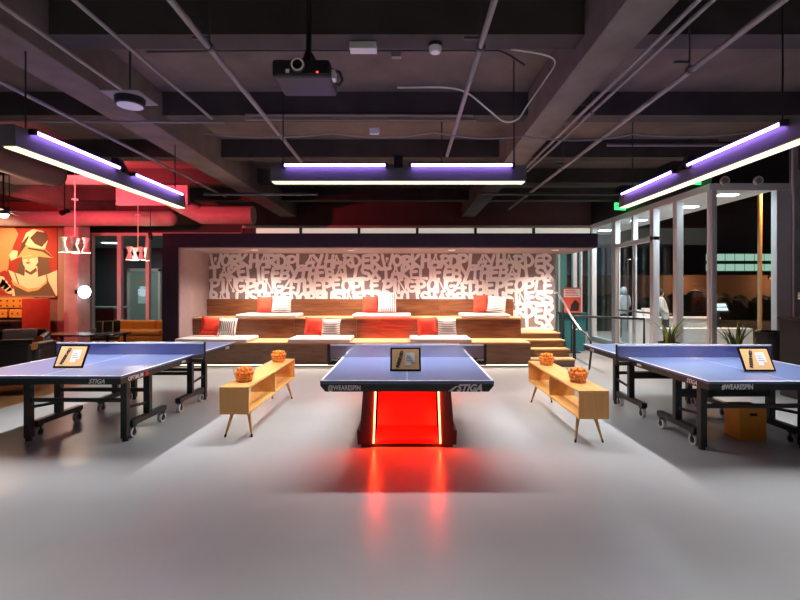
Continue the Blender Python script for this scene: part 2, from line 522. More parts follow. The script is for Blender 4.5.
# ------------------------------------------------------------------ seating niche: frame, painted wall, bench, steps
NF, NB = 9.4, 10.85
niche = empty('niche_frame', (0, 0, 0))
tag(niche, 'large dark box frame with cantilevered roof around the tiered seating', 'frame')
MB().box(-5.0, 3.90, NF, NB + 0.2, 2.42, 2.70).build('roof', 'dark_frame', niche, bevel=0.005)
MB().box(-4.98, 3.88, NF + 0.02, NB + 0.18, 2.395, 2.419).build('soffit', 'niche_paint', niche)
post = MB().box(-5.0, -4.68, NF, NB + 0.2, 0, 2.42).build('side_wall', 'dark_frame', niche)
MB().box(-4.679, -4.665, NF + 0.02, NB, 0, 2.395).build('inner_lining', 'niche_paint', niche)
for x in (-3.25, -1.2, 0.95, 3.15):
    d = MB().lathe([(0.055, -0.02), (0.075, -0.02), (0.075, 0.0), (0.055, 0.0)], (x, 9.78, 2.395), 18).build('downlight', 'white_plastic', niche, smooth=True)
    MB().lathe([(0.001, -0.006), (0.05, -0.006), (0.05, -0.001)], (x, 9.78, 2.392), 18).build('lamp_disc', 'lamp_glow', d)
    sp = bpy.data.lights.new('downlight_lamp', 'SPOT')
    sp.energy = DOWN_W * 2.6; sp.spot_size = R(145); sp.spot_blend = 0.9; sp.color = (1.0, 0.80, 0.66); sp.shadow_soft_size = 0.05
    so = bpy.data.objects.new('downlight_lamp', sp); COL.objects.link(so); so.location = (x, 9.78, 2.36); so.parent = niche

gw = struct(MB().box(-4.66, 3.5, NB, NB + 0.18, 0, 2.394).build('wall_back', 'mural_ground'), 'taupe wall painted all over with white brush lettering')
# marker-style lettering drawn as brush strokes
def arc(cx, cy, rx, ry, a0, a1, n=9):
    return [(cx + rx*math.cos(R(a0 + (a1-a0)*i/n)), cy + ry*math.sin(R(a0 + (a1-a0)*i/n))) for i in range(n+1)]
G = {
 'A': [[(0,-.05),(.42,1),(.88,-.02)],[(.1,.36),(.85,.42)]],
 'B': [[(.08,0),(.1,1)],[(-.02,.95)]+arc(.35,.74,.42,.26,90,-80)+[(.1,.5)],[(.12,.5)]+arc(.4,.24,.45,.27,85,-90)+[(.05,0)]],
 'D': [[(.08,.02),(.1,1)],[(-.05,.98)]+arc(.3,.5,.58,.5,85,-90)+[(0,0)]],
 'E': [[(.8,1.0),(.2,.95),(.1,.5),(.15,.05),(.85,.02)],[(.12,.52),(.7,.56)]],
 'F': [[(.85,1.02),(.12,.95),(.1,-.08)],[(.1,.5),(.7,.55)]],
 'G': [arc(.45,.5,.43,.5,60,300)+[(.85,.15),(.85,.48),(.45,.46)]],
 'H': [[(.1,-.08),(.12,1.05)],[(.82,-.05),(.78,1.02)],[(.05,.46),(.9,.55)]],
 'I': [[(.3,-.04),(.34,1.03)]],
 'K': [[(.1,-.08),(.12,1.04)],[(.85,1.02),(.14,.45),(.9,-.08)]],
 'L': [[(.15,1.05),(.12,.05),(.85,.0)]],
 'N': [[(.05,-.06),(.12,1),(.75,.02),(.84,1.06)]],
 'O': [arc(.45,.5,.42,.48,100,465)],
 'P': [[(.1,-.1),(.12,1)],[(-.06,.92)]+arc(.38,.72,.46,.29,95,-85)+[(.14,.42)]],
 'R': [[(.1,-.06),(.12,1)],[(-.06,.94)]+arc(.38,.74,.44,.27,95,-85)+[(.16,.46),(.92,-.08)]],
 'S': [[(.82,.92)]+arc(.45,.74,.36,.26,50,230)+[(.5,.5)]+arc(.45,.26,.38,.27,50,-130)+[(.02,.06)]],
 'T': [[(-.08,.92),(.95,1.0)],[(.45,1.05),(.42,-.1)]],
 'U': [[(.08,1.03),(.08,.4)]+arc(.45,.3,.37,.3,180,360)+[(.82,1.05)]],
 'W': [[(-.02,1.02),(.2,.0),(.45,.72),(.7,0),(.98,1.06)]],
 'X': [[(-.02,1.02),(.9,-.05)],[(.92,1.05),(-.02,-.05)]],
 'Y': [[(-.02,1.03),(.42,.45)],[(.92,1.05),(.3,-.15)]],
 '4': [[(.55,1.05),(.0,.34),(.95,.36)],[(.7,.72),(.66,-.1)]],
}
ADV = {'I': .62, 'W': 1.12, 'L': .95}
def letter_line(body, x0, x1, zb, hh, seed):
    rnd = random.Random(seed)
    tot = sum(ADV.get(c, 1.0) for c in body)
    k = (x1 - x0) / tot
    mb = MB(); x = x0; lay = 0
    for c in body:
        a = ADV.get(c, 1.0) * k
        sx = a * 0.98; ang = rnd.uniform(-.16, .16); dz = rnd.uniform(-.09, .06) * hh; sc = rnd.uniform(.97, 1.15)
        for st in G[c]:
            pts = []
            for (u, v) in st:
                uu = (u / (0.62 if c == 'I' else 1)) * sx; vv = v * hh * sc
                pts.append(Vector((x + uu + vv * ang, zb + dz + vv)))
            wd = 0.039 * rnd.uniform(.9, 1.12)
            lay += 1
            n = len(pts)
            nrm = []
            for i in range(n):
                d = (pts[min(i+1, n-1)] - pts[max(i-1, 0)])
                d = d.normalized() if d.length > 1e-6 else Vector((1, 0))
                nrm.append(Vector((-d.y, d.x)))
            for i in range(n - 1):
                lay += 1; yy = NB - 0.001 - (lay % 400) * 2e-5
                q = [pts[i] + nrm[i]*wd, pts[i] - nrm[i]*wd, pts[i+1] - nrm[i+1]*wd, pts[i+1] + nrm[i+1]*wd]
                mb.add([(p.x, yy, p.y) for p in q], [(0,1,2,3)])
            for p in pts:
                lay += 1; yy2 = NB - 0.001 - (lay % 400) * 2e-5
                mb.add([(p.x + wd*math.cos(2*PI*j/8), yy2, p.y + wd*math.sin(2*PI*j/8)) for j in range(8)], [tuple(range(8))])
        x += a
    return mb.build('painted_lettering', 'white_paint', gw)
LINES = ['WORKHARDPLAYHARDER', 'TAKELIFEBYTHEBALLSX', 'PINGPONG4THEPEOPLE', 'BALLISHAREDORBUSINESS']
for r in range(7):
    body = LINES[r % 4]
    zb = 2.395 - 0.03 - 0.292 * (r + 1) + 0.02
    letter_line(body, -4.63, -0.62, zb, 0.25, 10 + r)
    letter_line(body, -0.58, 3.45, zb, 0.25, 50 + r)

bench = empty('tiered_bench', (0, 0, 0))
tag(bench, 'walnut tiered bench with two stepped seats and a tall back panel', 'bench')
BX0, BX1 = -4.66, 2.48
def run_panels(name, y0, y1, z0, z1, cuts, m, parent=bench):
    cs = [BX0] + cuts + [BX1]
    for a, b in zip(cs[:-1], cs[1:]):
        MB().box(a + 0.002, b - 0.002, y0, y1, z0, z1).build(name, m, parent, bevel=0.003)
MB().box(BX0, BX1 - 0.01, 9.27, 10.0, 0.0, 0.455).build('lower_carcass', 'black_paint', bench)
MB().box(BX0, BX1 - 0.01, 10.05, 10.68, 0.0, 0.9).build('upper_carcass', 'black_paint', bench)
run_panels('front_panel', 9.22, 9.268, 0.05, 0.453, [-2.9, -1.35, 0.2, 1.35], 'grey_oak')
run_panels('seat_board', 9.20, 10.0, 0.457, 0.49, [-2.9, -1.35, 0.2, 1.35], 'oak_tread')
run_panels('riser_panel', 10.0, 10.045, 0.492, 0.903, [-3.75, -2.45, -1.1, 0.6], 'walnut')
run_panels('upper_seat_board', 9.98, 10.72, 0.905, 0.937, [-3.75, -2.45, -1.1, 0.6], 'oak_tread')
run_panels('back_panel', 10.72, 10.83, 0.90, 1.325, [-2.75, -0.9, 0.75], 'walnut')
mat('warm_led', (0.9, 0.85, 0.75), 0.5, emit=(1, 0.86, 0.68), es=1.8)
MB().box(BX0 + 0.05, BX1 - 0.05, 9.235, 9.25, 0.025, 0.04).build('toe_light', 'warm_led', bench)

steps = empty('side_steps', (0, 0, 0))
tag(steps, 'four oak steps climbing beside the tiered bench', 'steps')
zt = [0.155, 0.315, 0.47, 0.60]
yt = [9.2, 9.52, 9.82, 10.12, 10.83]
for i in range(4):
    MB().box(2.50, 3.36, yt[i] + 0.02, yt[i+1] + 0.02 if i < 3 else 10.83, 0, zt[i] - 0.03).build('riser', 'grey_oak', steps)
    MB().box(2.49, 3.38, yt[i], yt[i+1] + 0.02 if i < 3 else 10.83, zt[i] - 0.03, zt[i]).build('tread', 'oak_tread', steps, bevel=0.004)

# cushions: soft slabs
def slab_cushion(x0, x1, y0, y1, z, h, label):
    mb = MB().box(x0, x1, y0, y1, z, z + h)
    o = mb.build('seat_cushion', 'cushion_cloth')
    bv = o.modifiers.new('bevel', 'BEVEL'); bv.width = 0.028; bv.segments = 4
    o.data.shade_smooth()
    tag(o, label, 'cushion', 'pale seat cushions on the tiered bench')
    return o
def pxX(px, D): return (px - 407) / 460 * D
slab_cushion(-4.64, pxX(249, 9.3), 9.17, 9.92, 0.491, 0.075, 'pale grey seat cushion on the lower tier against the niche side wall')
slab_cushion(pxX(289, 9.3), pxX(351, 9.3), 9.17, 9.92, 0.491, 0.075, 'pale grey seat cushion at the middle of the lower tier')
slab_cushion(pxX(410, 9.3), pxX(471, 9.3), 9.17, 9.92, 0.491, 0.075, 'pale grey seat cushion on the lower tier towards the steps')
slab_cushion(pxX(238, 10.1), pxX(298, 10.1), 9.95, 10.68, 0.938, 0.075, 'pale grey seat cushion on the upper tier nearest the niche side wall')
slab_cushion(pxX(353, 10.1), pxX(411, 10.1), 9.95, 10.68, 0.938, 0.075, 'pale grey seat cushion at the middle of the upper tier')
slab_cushion(pxX(461, 10.1), pxX(509, 10.1), 9.95, 10.68, 0.938, 0.075, 'pale grey seat cushion on the upper tier nearest the steps')

def pillow_mesh(w, h, t):
    N = 10; mb = MB(); v = []; f = []
    for side in (1, -1):
        for i in range(N+1):
            for j in range(N+1):
                u = -1 + 2*i/N; q = -1 + 2*j/N
                x = u * w/2 * (1 - .07*(1 - q*q)); z = q * h/2 * (1 - .07*(1 - u*u))
                y = side * t/2 * (max(0, 1-u**4) ** .6) * (max(0, 1-q**4) ** .6)
                v.append((x, y, z + h/2))
    for s in range(2):
        o = s*(N+1)**2
        for i in range(N):
            for j in range(N):
                a = o + i*(N+1) + j
                f.append((a, a+1, a+N+2, a+N+1))
    return mb.add(v, f)
def pillow(px, D, z, w, h, m, lean, yaw, label, roll=0.0, cat='pillow'):
    o = pillow_mesh(w, h, 0.15).build('throw_pillow', m, smooth=True)
    o.location = (pxX(px, D), D, z); o.rotation_euler = (R(-lean), R(roll), R(yaw))
    return tag(o, label, cat, 'throw pillows on the tiered bench')
Z1, Z2 = 0.590, 1.037
pillow(209, 9.62, Z1, .42, .40, 'pillow_red', 14, 8, 'bright red throw pillow on the lower tier by the niche side wall', 6)
pillow(226, 9.52, Z1, .42, .38, 'stripe_upright', 16, -8, 'upright-striped throw pillow on the lower tier by the niche side wall')
pillow(313, 9.62, Z1, .38, .38, 'pillow_red', 14, 10, 'red throw pillow on the middle cushion of the lower tier', 5)
pillow(330.5, 9.52, Z1, .40, .36, 'stripe_level', 14, -6, 'cross-striped throw pillow on the middle cushion of the lower tier')
pillow(427.5, 9.60, Z1, .42, .38, 'pillow_red', 14, -6, 'red throw pillow on the lower tier cushion towards the steps', -4)
pillow(447.5, 9.52, Z1, .40, .38, 'stripe_level', 14, 6, 'cross-striped throw pillow on the lower tier towards the steps')
pillow(266, 10.42, Z2, .40, .36, 'pillow_red', 12, 10, 'red throw pillow in the light on the upper tier nearest the side wall')
pillow(281, 10.32, Z2, .46, .38, 'stripe_level', 14, -5, 'brightly lit striped throw pillow on the upper tier nearest the side wall')
pillow(371, 10.42, Z2, .38, .36, 'pillow_red', 12, 8, 'red throw pillow on the middle cushion of the upper tier')
pillow(387, 10.34, Z2, .42, .46, 'stripe_upright', 10, 0, 'tall upright-striped throw pillow on the middle of the upper tier')
pillow(481, 10.42, Z2, .34, .40, 'pillow_red', 12, 0, 'red throw pillow on the upper tier nearest the steps')
pillow(496, 10.34, Z2, .42, .38, 'stripe_level', 14, -8, 'cross-striped throw pillow on the upper tier nearest the steps', 5)

# ------------------------------------------------------------------ hand rails
hr = empty('stair_handrail', (0, 0, 0))
tag(hr, 'slanting steel handrail on black posts beside the oak steps', 'handrail')
rail = [(3.44, 10.7, 1.47), (3.47, 10.55, 1.47), (3.5, 9.75, 0.95), (3.52, 9.3, 0.72), (3.53, 9.0, 0.66), (3.53, 8.85, 0.56), (3.53, 8.8, 0.40), (3.50, 8.84, 0.0)]
MB().tube(rail[:4], 0.022, 10).build('rail', 'steel', hr, smooth=True)
MB().tube(rail[3:], 0.02, 10).build('end_post', 'black_metal', hr, smooth=True)
for p in ((3.46, 10.2, 1.24), (3.5, 9.65, 0.90)):
    MB().cyl((p[0], p[1], 0), p, 0.022, n=10).build('post', 'black_metal', hr)
br = empty('door_barrier', (0, 0, 0))
tag(br, 'black metal guard rail standing before the glass doors', 'railing')
MB().tube([(3.72, 10.2, 0.0), (3.72, 10.2, 0.96), (5.0, 9.7, 0.93), (5.0, 9.7, 0.0)], 0.03, 8).build('frame_tube', 'black_metal', br)
MB().box(-.05, .05, -.04, .04, 0, .02).build('foot', 'black_metal', br, loc=(5.0, 9.7, 0))

# ------------------------------------------------------------------ light fixtures
def fixture(loc, rz, label, L=2.98, tube='tube_violet'):
    e = empty('pendant_light_bar', loc, rz)
    tag(e, label, 'light fixture', 'hanging light bars over the tables')
    MB().prism([(-0.075, 0), (0.075, 0), (0.085, 0.19), (-0.06, 0.19)], 'x', -L/2, L/2).build('housing', 'housing_paint', e, bevel=0.003)
    MB().box(-L/2 + 0.02, L/2 - 0.02, -0.066, 0.05, -0.012, 0.0).build('white_strip', 'strip_white', e)
    al = bpy.data.lights.new('bar_light', 'AREA'); al.shape = 'RECTANGLE'; al.size = L - 0.06; al.size_y = 0.08
    al.energy = BAR_W; al.spread = R(BAR_SPREAD); al.color = (1.0, 0.985, 0.94)
    ao = bpy.data.objects.new('bar_light', al); COL.objects.link(ao); ao.parent = e; ao.location = (0, -0.008, -0.014)
    for s in (-1, 1):
        x0, x1 = sorted((s * 0.135, s * (L/2 - 0.16)))
        t = MB().cyl((x0, -0.105, 0.175), (x1, -0.105, 0.175), 0.016, n=10).build('violet_tube', tube, e, smooth=True)
        for x in (x0, x1):
            MB().box(x - 0.015, x + 0.015, -0.125, -0.06, 0.15, 0.2).build('lamp_holder', 'black_metal', t)
        MB().cyl((s * 1.36, 0, 0.19), (s * 1.36, 0, SLAB - loc[2] if abs(rz) < 1 else SLAB - loc[2]), 0.008, n=6).build('hanging_rod', 'black_metal', e)
    MB().prism([(-0.12, 0.14), (0.06, 0.19), (0.06, 0.32), (-0.02, 0.32)], 'x', -0.05, 0.05).build('centre_bracket', 'black_metal', e)
    return e
FZ = 2.816
fixture((-0.10, 5.42, FZ), 0, 'black hanging light bar with violet tubes set crosswise over the glowing table')
fixture((-3.50, 5.58, FZ), R(90), 'black hanging light bar with violet tubes over the table on the lounge side', 3.1)
fixture((3.34, 5.45, FZ), R(-90), 'black hanging light bar with violet tubes over the table by the windows', 3.3)
# unseen bars added out of view to light the foreground floor
fixture((-3.50, 0.3, FZ), R(90), 'added black light bar out of view over the foreground on the lounge side', tube='white_plastic')
fixture((3.34, 0.3, FZ), R(-90), 'added black light bar out of view over the foreground on the window side', tube='white_plastic')
fixture((-0.10, 0.3, FZ), 0, 'added black light bar set crosswise out of view over the foreground', tube='white_plastic')

# ------------------------------------------------------------------ table tennis tables
TZ = 0.755
TW, TL = 1.525, 2.74
def wheel(parent, x, y, z=0.055):
    c = MB().cyl((x - 0.02, y, z), (x + 0.02, y, z), 0.055, n=20).build('caster_wheel', 'rubber_grey', parent, smooth=True)
    MB().cyl((x - 0.024, y, z), (x + 0.024, y, z), 0.034, n=16).build('wheel_hub', 'black_metal', c, smooth=True)
    MB().box(x - 0.03, x - 0.022, y - 0.009, y + 0.009, z - 0.012, z + 0.065).box(x + 0.022, x + 0.03, y - 0.009, y + 0.009, z - 0.012, z + 0.065).box(x - 0.03, x + 0.03, y - 0.03, y + 0.03, z + 0.06, z + 0.085).build('fork', 'black_metal', c)
def net(parent, netmat, hw=0.915, zt=TZ, bracket=False):
    n = MB().box(-hw, hw, -0.004, 0.004, zt + 0.006, zt + 0.15).build('net', netmat, parent)
    MB().box(-hw, hw, -0.007, 0.007, zt + 0.138, zt + 0.155).build('net_tape', 'net_tape', n)
    for s in (-1, 1):
        p = MB().cyl((s*hw, 0, zt - 0.05), (s*hw, 0, zt + 0.158), 0.012, n=10).box(s*hw - 0.015, s*hw + 0.015, -0.02, 0.02, zt - 0.06, zt - 0.02).build('net_post', 'black_metal', parent)
        a, b = sorted((s*(hw + 0.012), s*(TW/2 - 0.06)))
        MB().box(a, b, -0.022, 0.022, zt - 0.085, zt - 0.045).build('clamp_arm', 'black_metal', p)
def side_table(loc, rz, label, sidetext, endtext, s_in):
    """s_in: +1 when the aisle-facing long side is at local +x"""
    e = empty('table_tennis_table', loc, rz)
    tag(e, label, 'table tennis table', 'table tennis tables')
    for h in (-1, 1):
        y0, y1 = (-TL/2, -0.004) if h < 0 else (0.004, TL/2)
        top = MB().box(-TW/2, TW/2, y0, y1, TZ - 0.022, TZ).build('table_top', 'table_blue', e, bevel=0.002)
        for s in (-1, 1):
            xa, xb = sorted((s * TW/2, s * (TW/2 - 0.02)))
            MB().box(xa, xb, y0, y1, TZ, TZ + 0.0012).build('edge_line', 'line_white', top)
        yy = (y0, y0 + 0.02) if h < 0 else (y1 - 0.02, y1)
        MB().box(-TW/2, TW/2, yy[0], yy[1], TZ, TZ + 0.0012).build('edge_line', 'line_white', top)
        MB().box(-0.0025, 0.0025, y0, y1, TZ, TZ + 0.001).build('centre_line', 'line_white', top)
        ap = MB()
        a0, a1 = y0 + 0.008, y1 - 0.008
        ap.box(-TW/2 + 0.008, -TW/2 + 0.05, a0, a1, TZ - 0.078, TZ - 0.022)
        ap.box(TW/2 - 0.05, TW/2 - 0.008, a0, a1, TZ - 0.078, TZ - 0.022)
        ap.box(-TW/2 + 0.05, TW/2 - 0.05, a0, a0 + 0.04, TZ - 0.078, TZ - 0.022)
        ap.box(-TW/2 + 0.05, TW/2 - 0.05, a1 - 0.04, a1, TZ - 0.078, TZ - 0.022)
        ap.build('apron_frame', 'black_metal', e)
        yl = h * (TL/2 - 0.48)       # outer legs
        yw = h * 0.49                # wheel carriage
        for s in (-1, 1):
            lg = MB().box(s*0.5 - 0.032, s*0.5 + 0.032, yl - 0.032, yl + 0.032, 0.03, TZ - 0.022).build('leg', 'black_metal', e, bevel=0.004)
            MB().cyl((s*0.5, yl, 0), (s*0.5, yl, 0.03), 0.03, n=12).build('foot', 'rubber_black', lg)
            pw = MB().box(s*0.5 - 0.035, s*0.5 + 0.035, yw - 0.03, yw + 0.03, 0.16, TZ - 0.022).build('carriage_post', 'black_metal', e, bevel=0.004)
            wbar = MB().box(s*0.5 - 0.035, s*0.5 + 0.035, yw - 0.33, yw + 0.33, 0.13, 0.185).build('wheel_bar', 'black_metal', e, bevel=0.004)
            wheel(wbar, s*0.5, yw - 0.28); wheel(wbar, s*0.5, yw + 0.28)
            MB().cyl((s*0.5, yl, 0.34), (s*0.5, yw, 0.30), 0.016, n=8).build('stay_bar', 'black_metal', e)
            MB().cyl((s*0.5, yl, 0.50), (s*0.5, h*0.75, TZ - 0.06), 0.008, n=6).build('brace_wire', 'steel', e)
        MB().box(-0.5, 0.5, yl - 0.015, yl + 0.015, 0.40, 0.44).build('cross_bar', 'black_metal', e)
        MB().box(-0.5, 0.5, yw - 0.02, yw + 0.02, 0.42, 0.50 if s_in < 0 else 0.46).build('cross_bar', 'black_metal', e)
    net(e, 'net_blue')
    xs = s_in * (TW/2 - 0.006)
    rot = (R(90), 0, R(90) * s_in)
    text('lettering', sidetext[0], 0.055, 'print_white', e, (xs, -TL/2 + 0.24, TZ - 0.05), rot, bold=0.001, shear=sidetext[1])
    text('lettering', 'STIGA', 0.05, 'print_white', e, (xs, TL/2 - 0.30, TZ - 0.05), rot, bold=0.001, shear=0.3)
    text('lettering', 'STIGA', 0.035, 'print_white', e, (xs, -0.20, TZ - 0.05), rot, bold=0.001, shear=0.3)
    text('lettering', endtext[0], endtext[1], 'print_white', e, (endtext[2], -TL/2 + 0.007, TZ - 0.05), (R(90), 0, 0), bold=0.0015, shear=endtext[3], sx=0.76 if len(endtext[0]) > 6 else 0.95)
    return e
tl = side_table((-3.38, 5.62, 0), R(-0.8), 'blue wheeled table tennis table on the lounge side, next to the wood floor', ('OPTIMUM', 0.0), ('STIGA', 0.058, 0.53, 0.35), 1)
MB().box(TW/2 - 0.008, TW/2 - 0.0055, -TL/2 + 0.40, -TL/2 + 0.45, TZ - 0.07, TZ - 0.03).build('red_badge', 'pillow_red', tl)
tr = side_table((3.36, 5.38, 0), R(0.9), 'blue wheeled table tennis table beside the window wall', ('STIGA', 0.35), ('#WEARESPIN', 0.062, -0.50, 0.0), -1)

# glowing centre table
ct = empty('table_tennis_table', (0.0, 5.40, 0))
tag(ct, 'blue table tennis table on a black pedestal glowing red', 'table tennis table', 'table tennis tables')
top = MB().box(-TW/2, TW/2, -TL/2, TL/2, TZ - 0.028, TZ).build('table_top', 'table_blue', ct, bevel=0.002)
for s in (-1, 1):
    xa, xb = sorted((s * TW/2, s * (TW/2 - 0.02)))
    MB().box(xa, xb, -TL/2, TL/2, TZ, TZ + 0.0012).build('edge_line', 'line_white', top)
    ya, yb = sorted((s * TL/2, s * (TL/2 - 0.02)))
    MB().box(-TW/2, TW/2, ya, yb, TZ, TZ + 0.0012).build('edge_line', 'line_white', top)
MB().box(-0.0025, 0.0025, -TL/2, TL/2, TZ, TZ + 0.001).build('centre_line', 'line_white', top)
MB().prism([(-TW/2 + 0.002, TZ - 0.029), (TW/2 - 0.002, TZ - 0.029), (TW/2 - 0.002, TZ - 0.045), (TW/2 - 0.045, TZ - 0.095), (-TW/2 + 0.045, TZ - 0.095), (-TW/2 + 0.002, TZ - 0.045)], 'y', -TL/2 + 0.003, TL/2 - 0.003).build('apron_frame', 'black_metal', ct)
net(ct, 'net_pale')
for s in (-1, 1):
    MB().box(s*0.915 - 0.016, s*0.915 + 0.016, -0.03, -0.005, TZ - 0.045, TZ + 0.155).build('net_post_cover', 'black_gloss', ct)
    a, b = sorted((s*0.93, s*0.74))
    pl = MB().box(a, b, -0.035, -0.005, TZ - 0.045, TZ - 0.012 + 0.012).build('net_bracket', 'black_gloss', ct)
    text('lettering', 'STIGA', 0.03, 'print_white', pl, (s*0.85, -0.037, TZ - 0.022), (R(90), 0, 0), bold=0.0008, shear=0.3)
text('lettering', '@WEARESPIN', 0.060, 'print_white', ct, (-0.55, -TL/2 + 0.002, TZ - 0.063), (R(90), 0, 0), bold=0.0015, sx=0.76)
text('lettering', 'STIGA', 0.085, 'print_white', ct, (0.545, -TL/2 + 0.002, TZ - 0.066), (R(90), 0, 0), bold=0.004, shear=0.35, sx=0.95)
MB().prism([(0.36, TZ - 0.092), (0.39, TZ - 0.092), (0.45, TZ - 0.045), (0.425, TZ - 0.045)], 'y', -TL/2 + 0.0005, -TL/2 + 0.0025).build('logo_stroke', 'print_white', ct)
BZ = TZ - 0.095
for fy in (-1, 1):                    # pedestal: two hollow ends facing the players
    yo = fy * 0.88; yi = fy * 0.12
    y0, y1 = sorted((yo, yi))
    for s in (-1, 1):
        poly = [(s*0.335, 0.03), (s*0.485, 0.03), (s*0.492, 0.17), (s*0.462, 0.17), (s*0.425, BZ), (s*0.315, BZ)]
        MB().prism(poly, 'y', y0, y1).build('pedestal_cheek', 'base_black', ct, bevel=0.004)
        ya, yb = sorted((yo + fy*0.012, yo - fy*0.02))
        # light strip let into the inner edge of each cheek
        MB().prism([(s*0.323, 0.045), (s*0.333, 0.045), (s*0.311, BZ - 0.012), (s*0.301, BZ - 0.012)], 'y', ya, yb).build('light_strip', 'led_red', ct)
    MB().prism([(yo - fy*0.02, 0.035), (yo - fy*0.02, 0.075), (yo - fy*0.30, 0.135), (yo - fy*0.60, BZ), (yi, BZ), (yi, 0.035)], 'x', -0.312, 0.312).build('red_panel', 'panel_red', ct)
MB().box(-0.45, 0.45, -0.86, 0.86, 0.0, 0.03).build('plinth', 'black_metal', ct)
MB().box(-0.36, 0.36, -0.12, 0.12, 0.03, BZ).build('core', 'base_black', ct)

# ------------------------------------------------------------------ reserved signs
def sign(loc, rz, tilt, label, w=0.30, h=0.245, roll=0):
    e = empty('reserved_sign', loc, rz)
    tag(e, label, 'sign', 'framed reserved signs on the tables')
    M = Matrix.Translation((0, 0, 0.012)) @ Matrix.Rotation(R(-tilt), 4, 'X')
    b = MB().box(-w/2, w/2, 0, 0.012, 0, h, M=M).build('frame', 'black_gloss', e, bevel=0.002)
    p = MB().box(-w/2 + 0.018, w/2 - 0.018, -0.002, 0.001, 0.018, h - 0.018, M=M).build('paper', 'kraft_paper', e)
    cl = M @ Vector((-0.055, -0.0035, h/2)); rot = Euler((R(90) - R(tilt), 0, 0)).to_matrix() @ Matrix.Rotation(R(75), 3, 'Z')
    text('lettering', 'RESERVED', 0.040, 'ink_black', p, cl, rot.to_euler(), bold=0.003, depth=0.0004)
    q = MB().box(0.0, 0.09, -0.0035, -0.002, 0.09, 0.19, M=M).box(0.0, 0.055, -0.0035, -0.002, 0.058, 0.088, M=M).build('printed_block', 'paper_white', p)
    for k in range(3):
        MB().box(0.012, 0.075 - 0.01*k, -0.0045, -0.0036, 0.105 + 0.022*k, 0.111 + 0.022*k, M=M).build('printed_line', 'grey_plastic', p)
    for x in (-0.035, 0.035):
        MB().box(x - 0.018, x + 0.018, -0.02, 0.06, 0, 0.014).build('stand_foot', 'clear_plastic', e)
    return e
sign((pxX(405.5, 4.44), 4.44, TZ + 0.0013), 0, 31, 'black framed kraft paper reserved sign on the red-lit table')
sign((-3.41, 4.62, TZ + 0.0013), 0, 27, 'black framed kraft paper reserved sign on the lounge-side table')
sign((3.40, 4.42, TZ + 0.0013), 0, 27, 'black framed kraft paper reserved sign on the window-side table')

# ------------------------------------------------------------------ low shelves with bowls of balls
def shelf(x0, y0, L, label):
    w = 0.30; z0, z1 = 0.272, 0.552; t = 0.018
    e = empty('low_shelf', (x0 + w/2, y0 + L/2, 0))
    tag(e, label, 'shelf', 'low beech shelves beside the red-lit table')
    hx, hy = w/2, L/2
    MB().box(-hx, hx, -hy, hy, z1 - t, z1).build('top_board', 'beech', e, bevel=0.002)
    MB().box(-hx, hx, -hy, hy, z0, z0 + t).build('bottom_board', 'beech', e, bevel=0.002)
    for s in (-1, 1):
        ya, yb = sorted((s*hy, s*(hy - t)))
        MB().box(-hx, hx, ya, yb, z0 + t, z1 - t).build('end_board', 'beech_end', e, bevel=0.001)
    MB().box(-hx, hx, -t/2, t/2, z0 + t, z1 - t).build('divider', 'beech', e)
    for sx in (-1, 1):
        for sy in (-1, 1):
            a = Vector((sx*(hx - 0.07), sy*(hy - 0.20), z0)); b = Vector((sx*(hx - 0.015), sy*(hy - 0.13), 0.03))
            lg = MB().cyl(b, a, 0.011, 0.021, n=12).build('leg', 'beech_leg', e, smooth=True)
            c = b + (b - a).normalized() * 0.0305
            MB().cyl((c.x, c.y, 0), b, 0.010, 0.0112, n=12).build('leg_tip', 'black_metal', lg, smooth=True)
    return e
shelf(-1.925, 4.72, 1.94, 'low beech open shelf standing beside the lounge-side table')
shelf(1.70, 4.55, 1.90, 'low beech open shelf standing beside the window-side table')
ball_me = MB().sphere((0,0,0), 0.02, 10, 7).mesh('table_tennis_ball'); ball_me.materials.append(MATS['ball_orange']); ball_me.shade_smooth()
def bowl(x, y, z, label, blabel, seed, fill=1.0):
    rnd = random.Random(seed)
    e = empty('ball_bowl', (x, y, z))
    tag(e, label, 'bowl', 'clear bowls on the low shelves')
    H = 0.135; r0, r1 = 0.088, 0.118
    MB().lathe([(0.001, 0.0), (r0, 0.0), (r1, H), (r1 - 0.004, H), (r0 - 0.003, 0.004), (0.001, 0.004)], n=16, closed=True).build('bowl_wall', 'clear_plastic', e)
    MB().lathe([(r1 - 0.003, H), (r1 + 0.004, H), (r1 + 0.004, H + 0.006), (r1 - 0.003, H + 0.006), (r1 - 0.003, H)], n=24, closed=True).build('rim', 'clear_plastic', e)
    zz = 0.025; placed = []
    for layer in range(4):
        rr = r0 + (r1 - r0) * zz / H - 0.026
        if layer == 3: rr *= 0.72
        spots = [(rr, 12 if layer < 3 else 8, layer * 0.26), (rr - 0.041, 6 if layer < 3 else 3, layer * 0.4)]
        if layer == 3: spots.append((0.0, 1, 0))
        for q, n, ph in spots:
            if q < 0: continue
            for k in range(n):
                if layer < 3 and q < rr - 0.01 and layer < 2: continue   # hidden inside
                t = 2*PI*k/n + ph
                placed.append((q*math.cos(t), q*math.sin(t), zz + rnd.uniform(0, .003) + (0.012 if layer == 3 and q < 0.02 else 0)))
        zz += 0.036
    for p in placed:
        o = bpy.data.objects.new('table_tennis_ball', ball_me); COL.objects.link(o)
        o.location = (x + p[0], y + p[1], z + p[2])
        tag(o, blabel, 'ball', 'orange balls in the clear bowls')
ZS = 0.5525
bowl(-1.775, 5.02, ZS, 'clear bowl of orange balls on the end of the lounge-side shelf away from the bench', 'orange ball in the bowl on the lounge-side shelf, end away from the bench', 1)
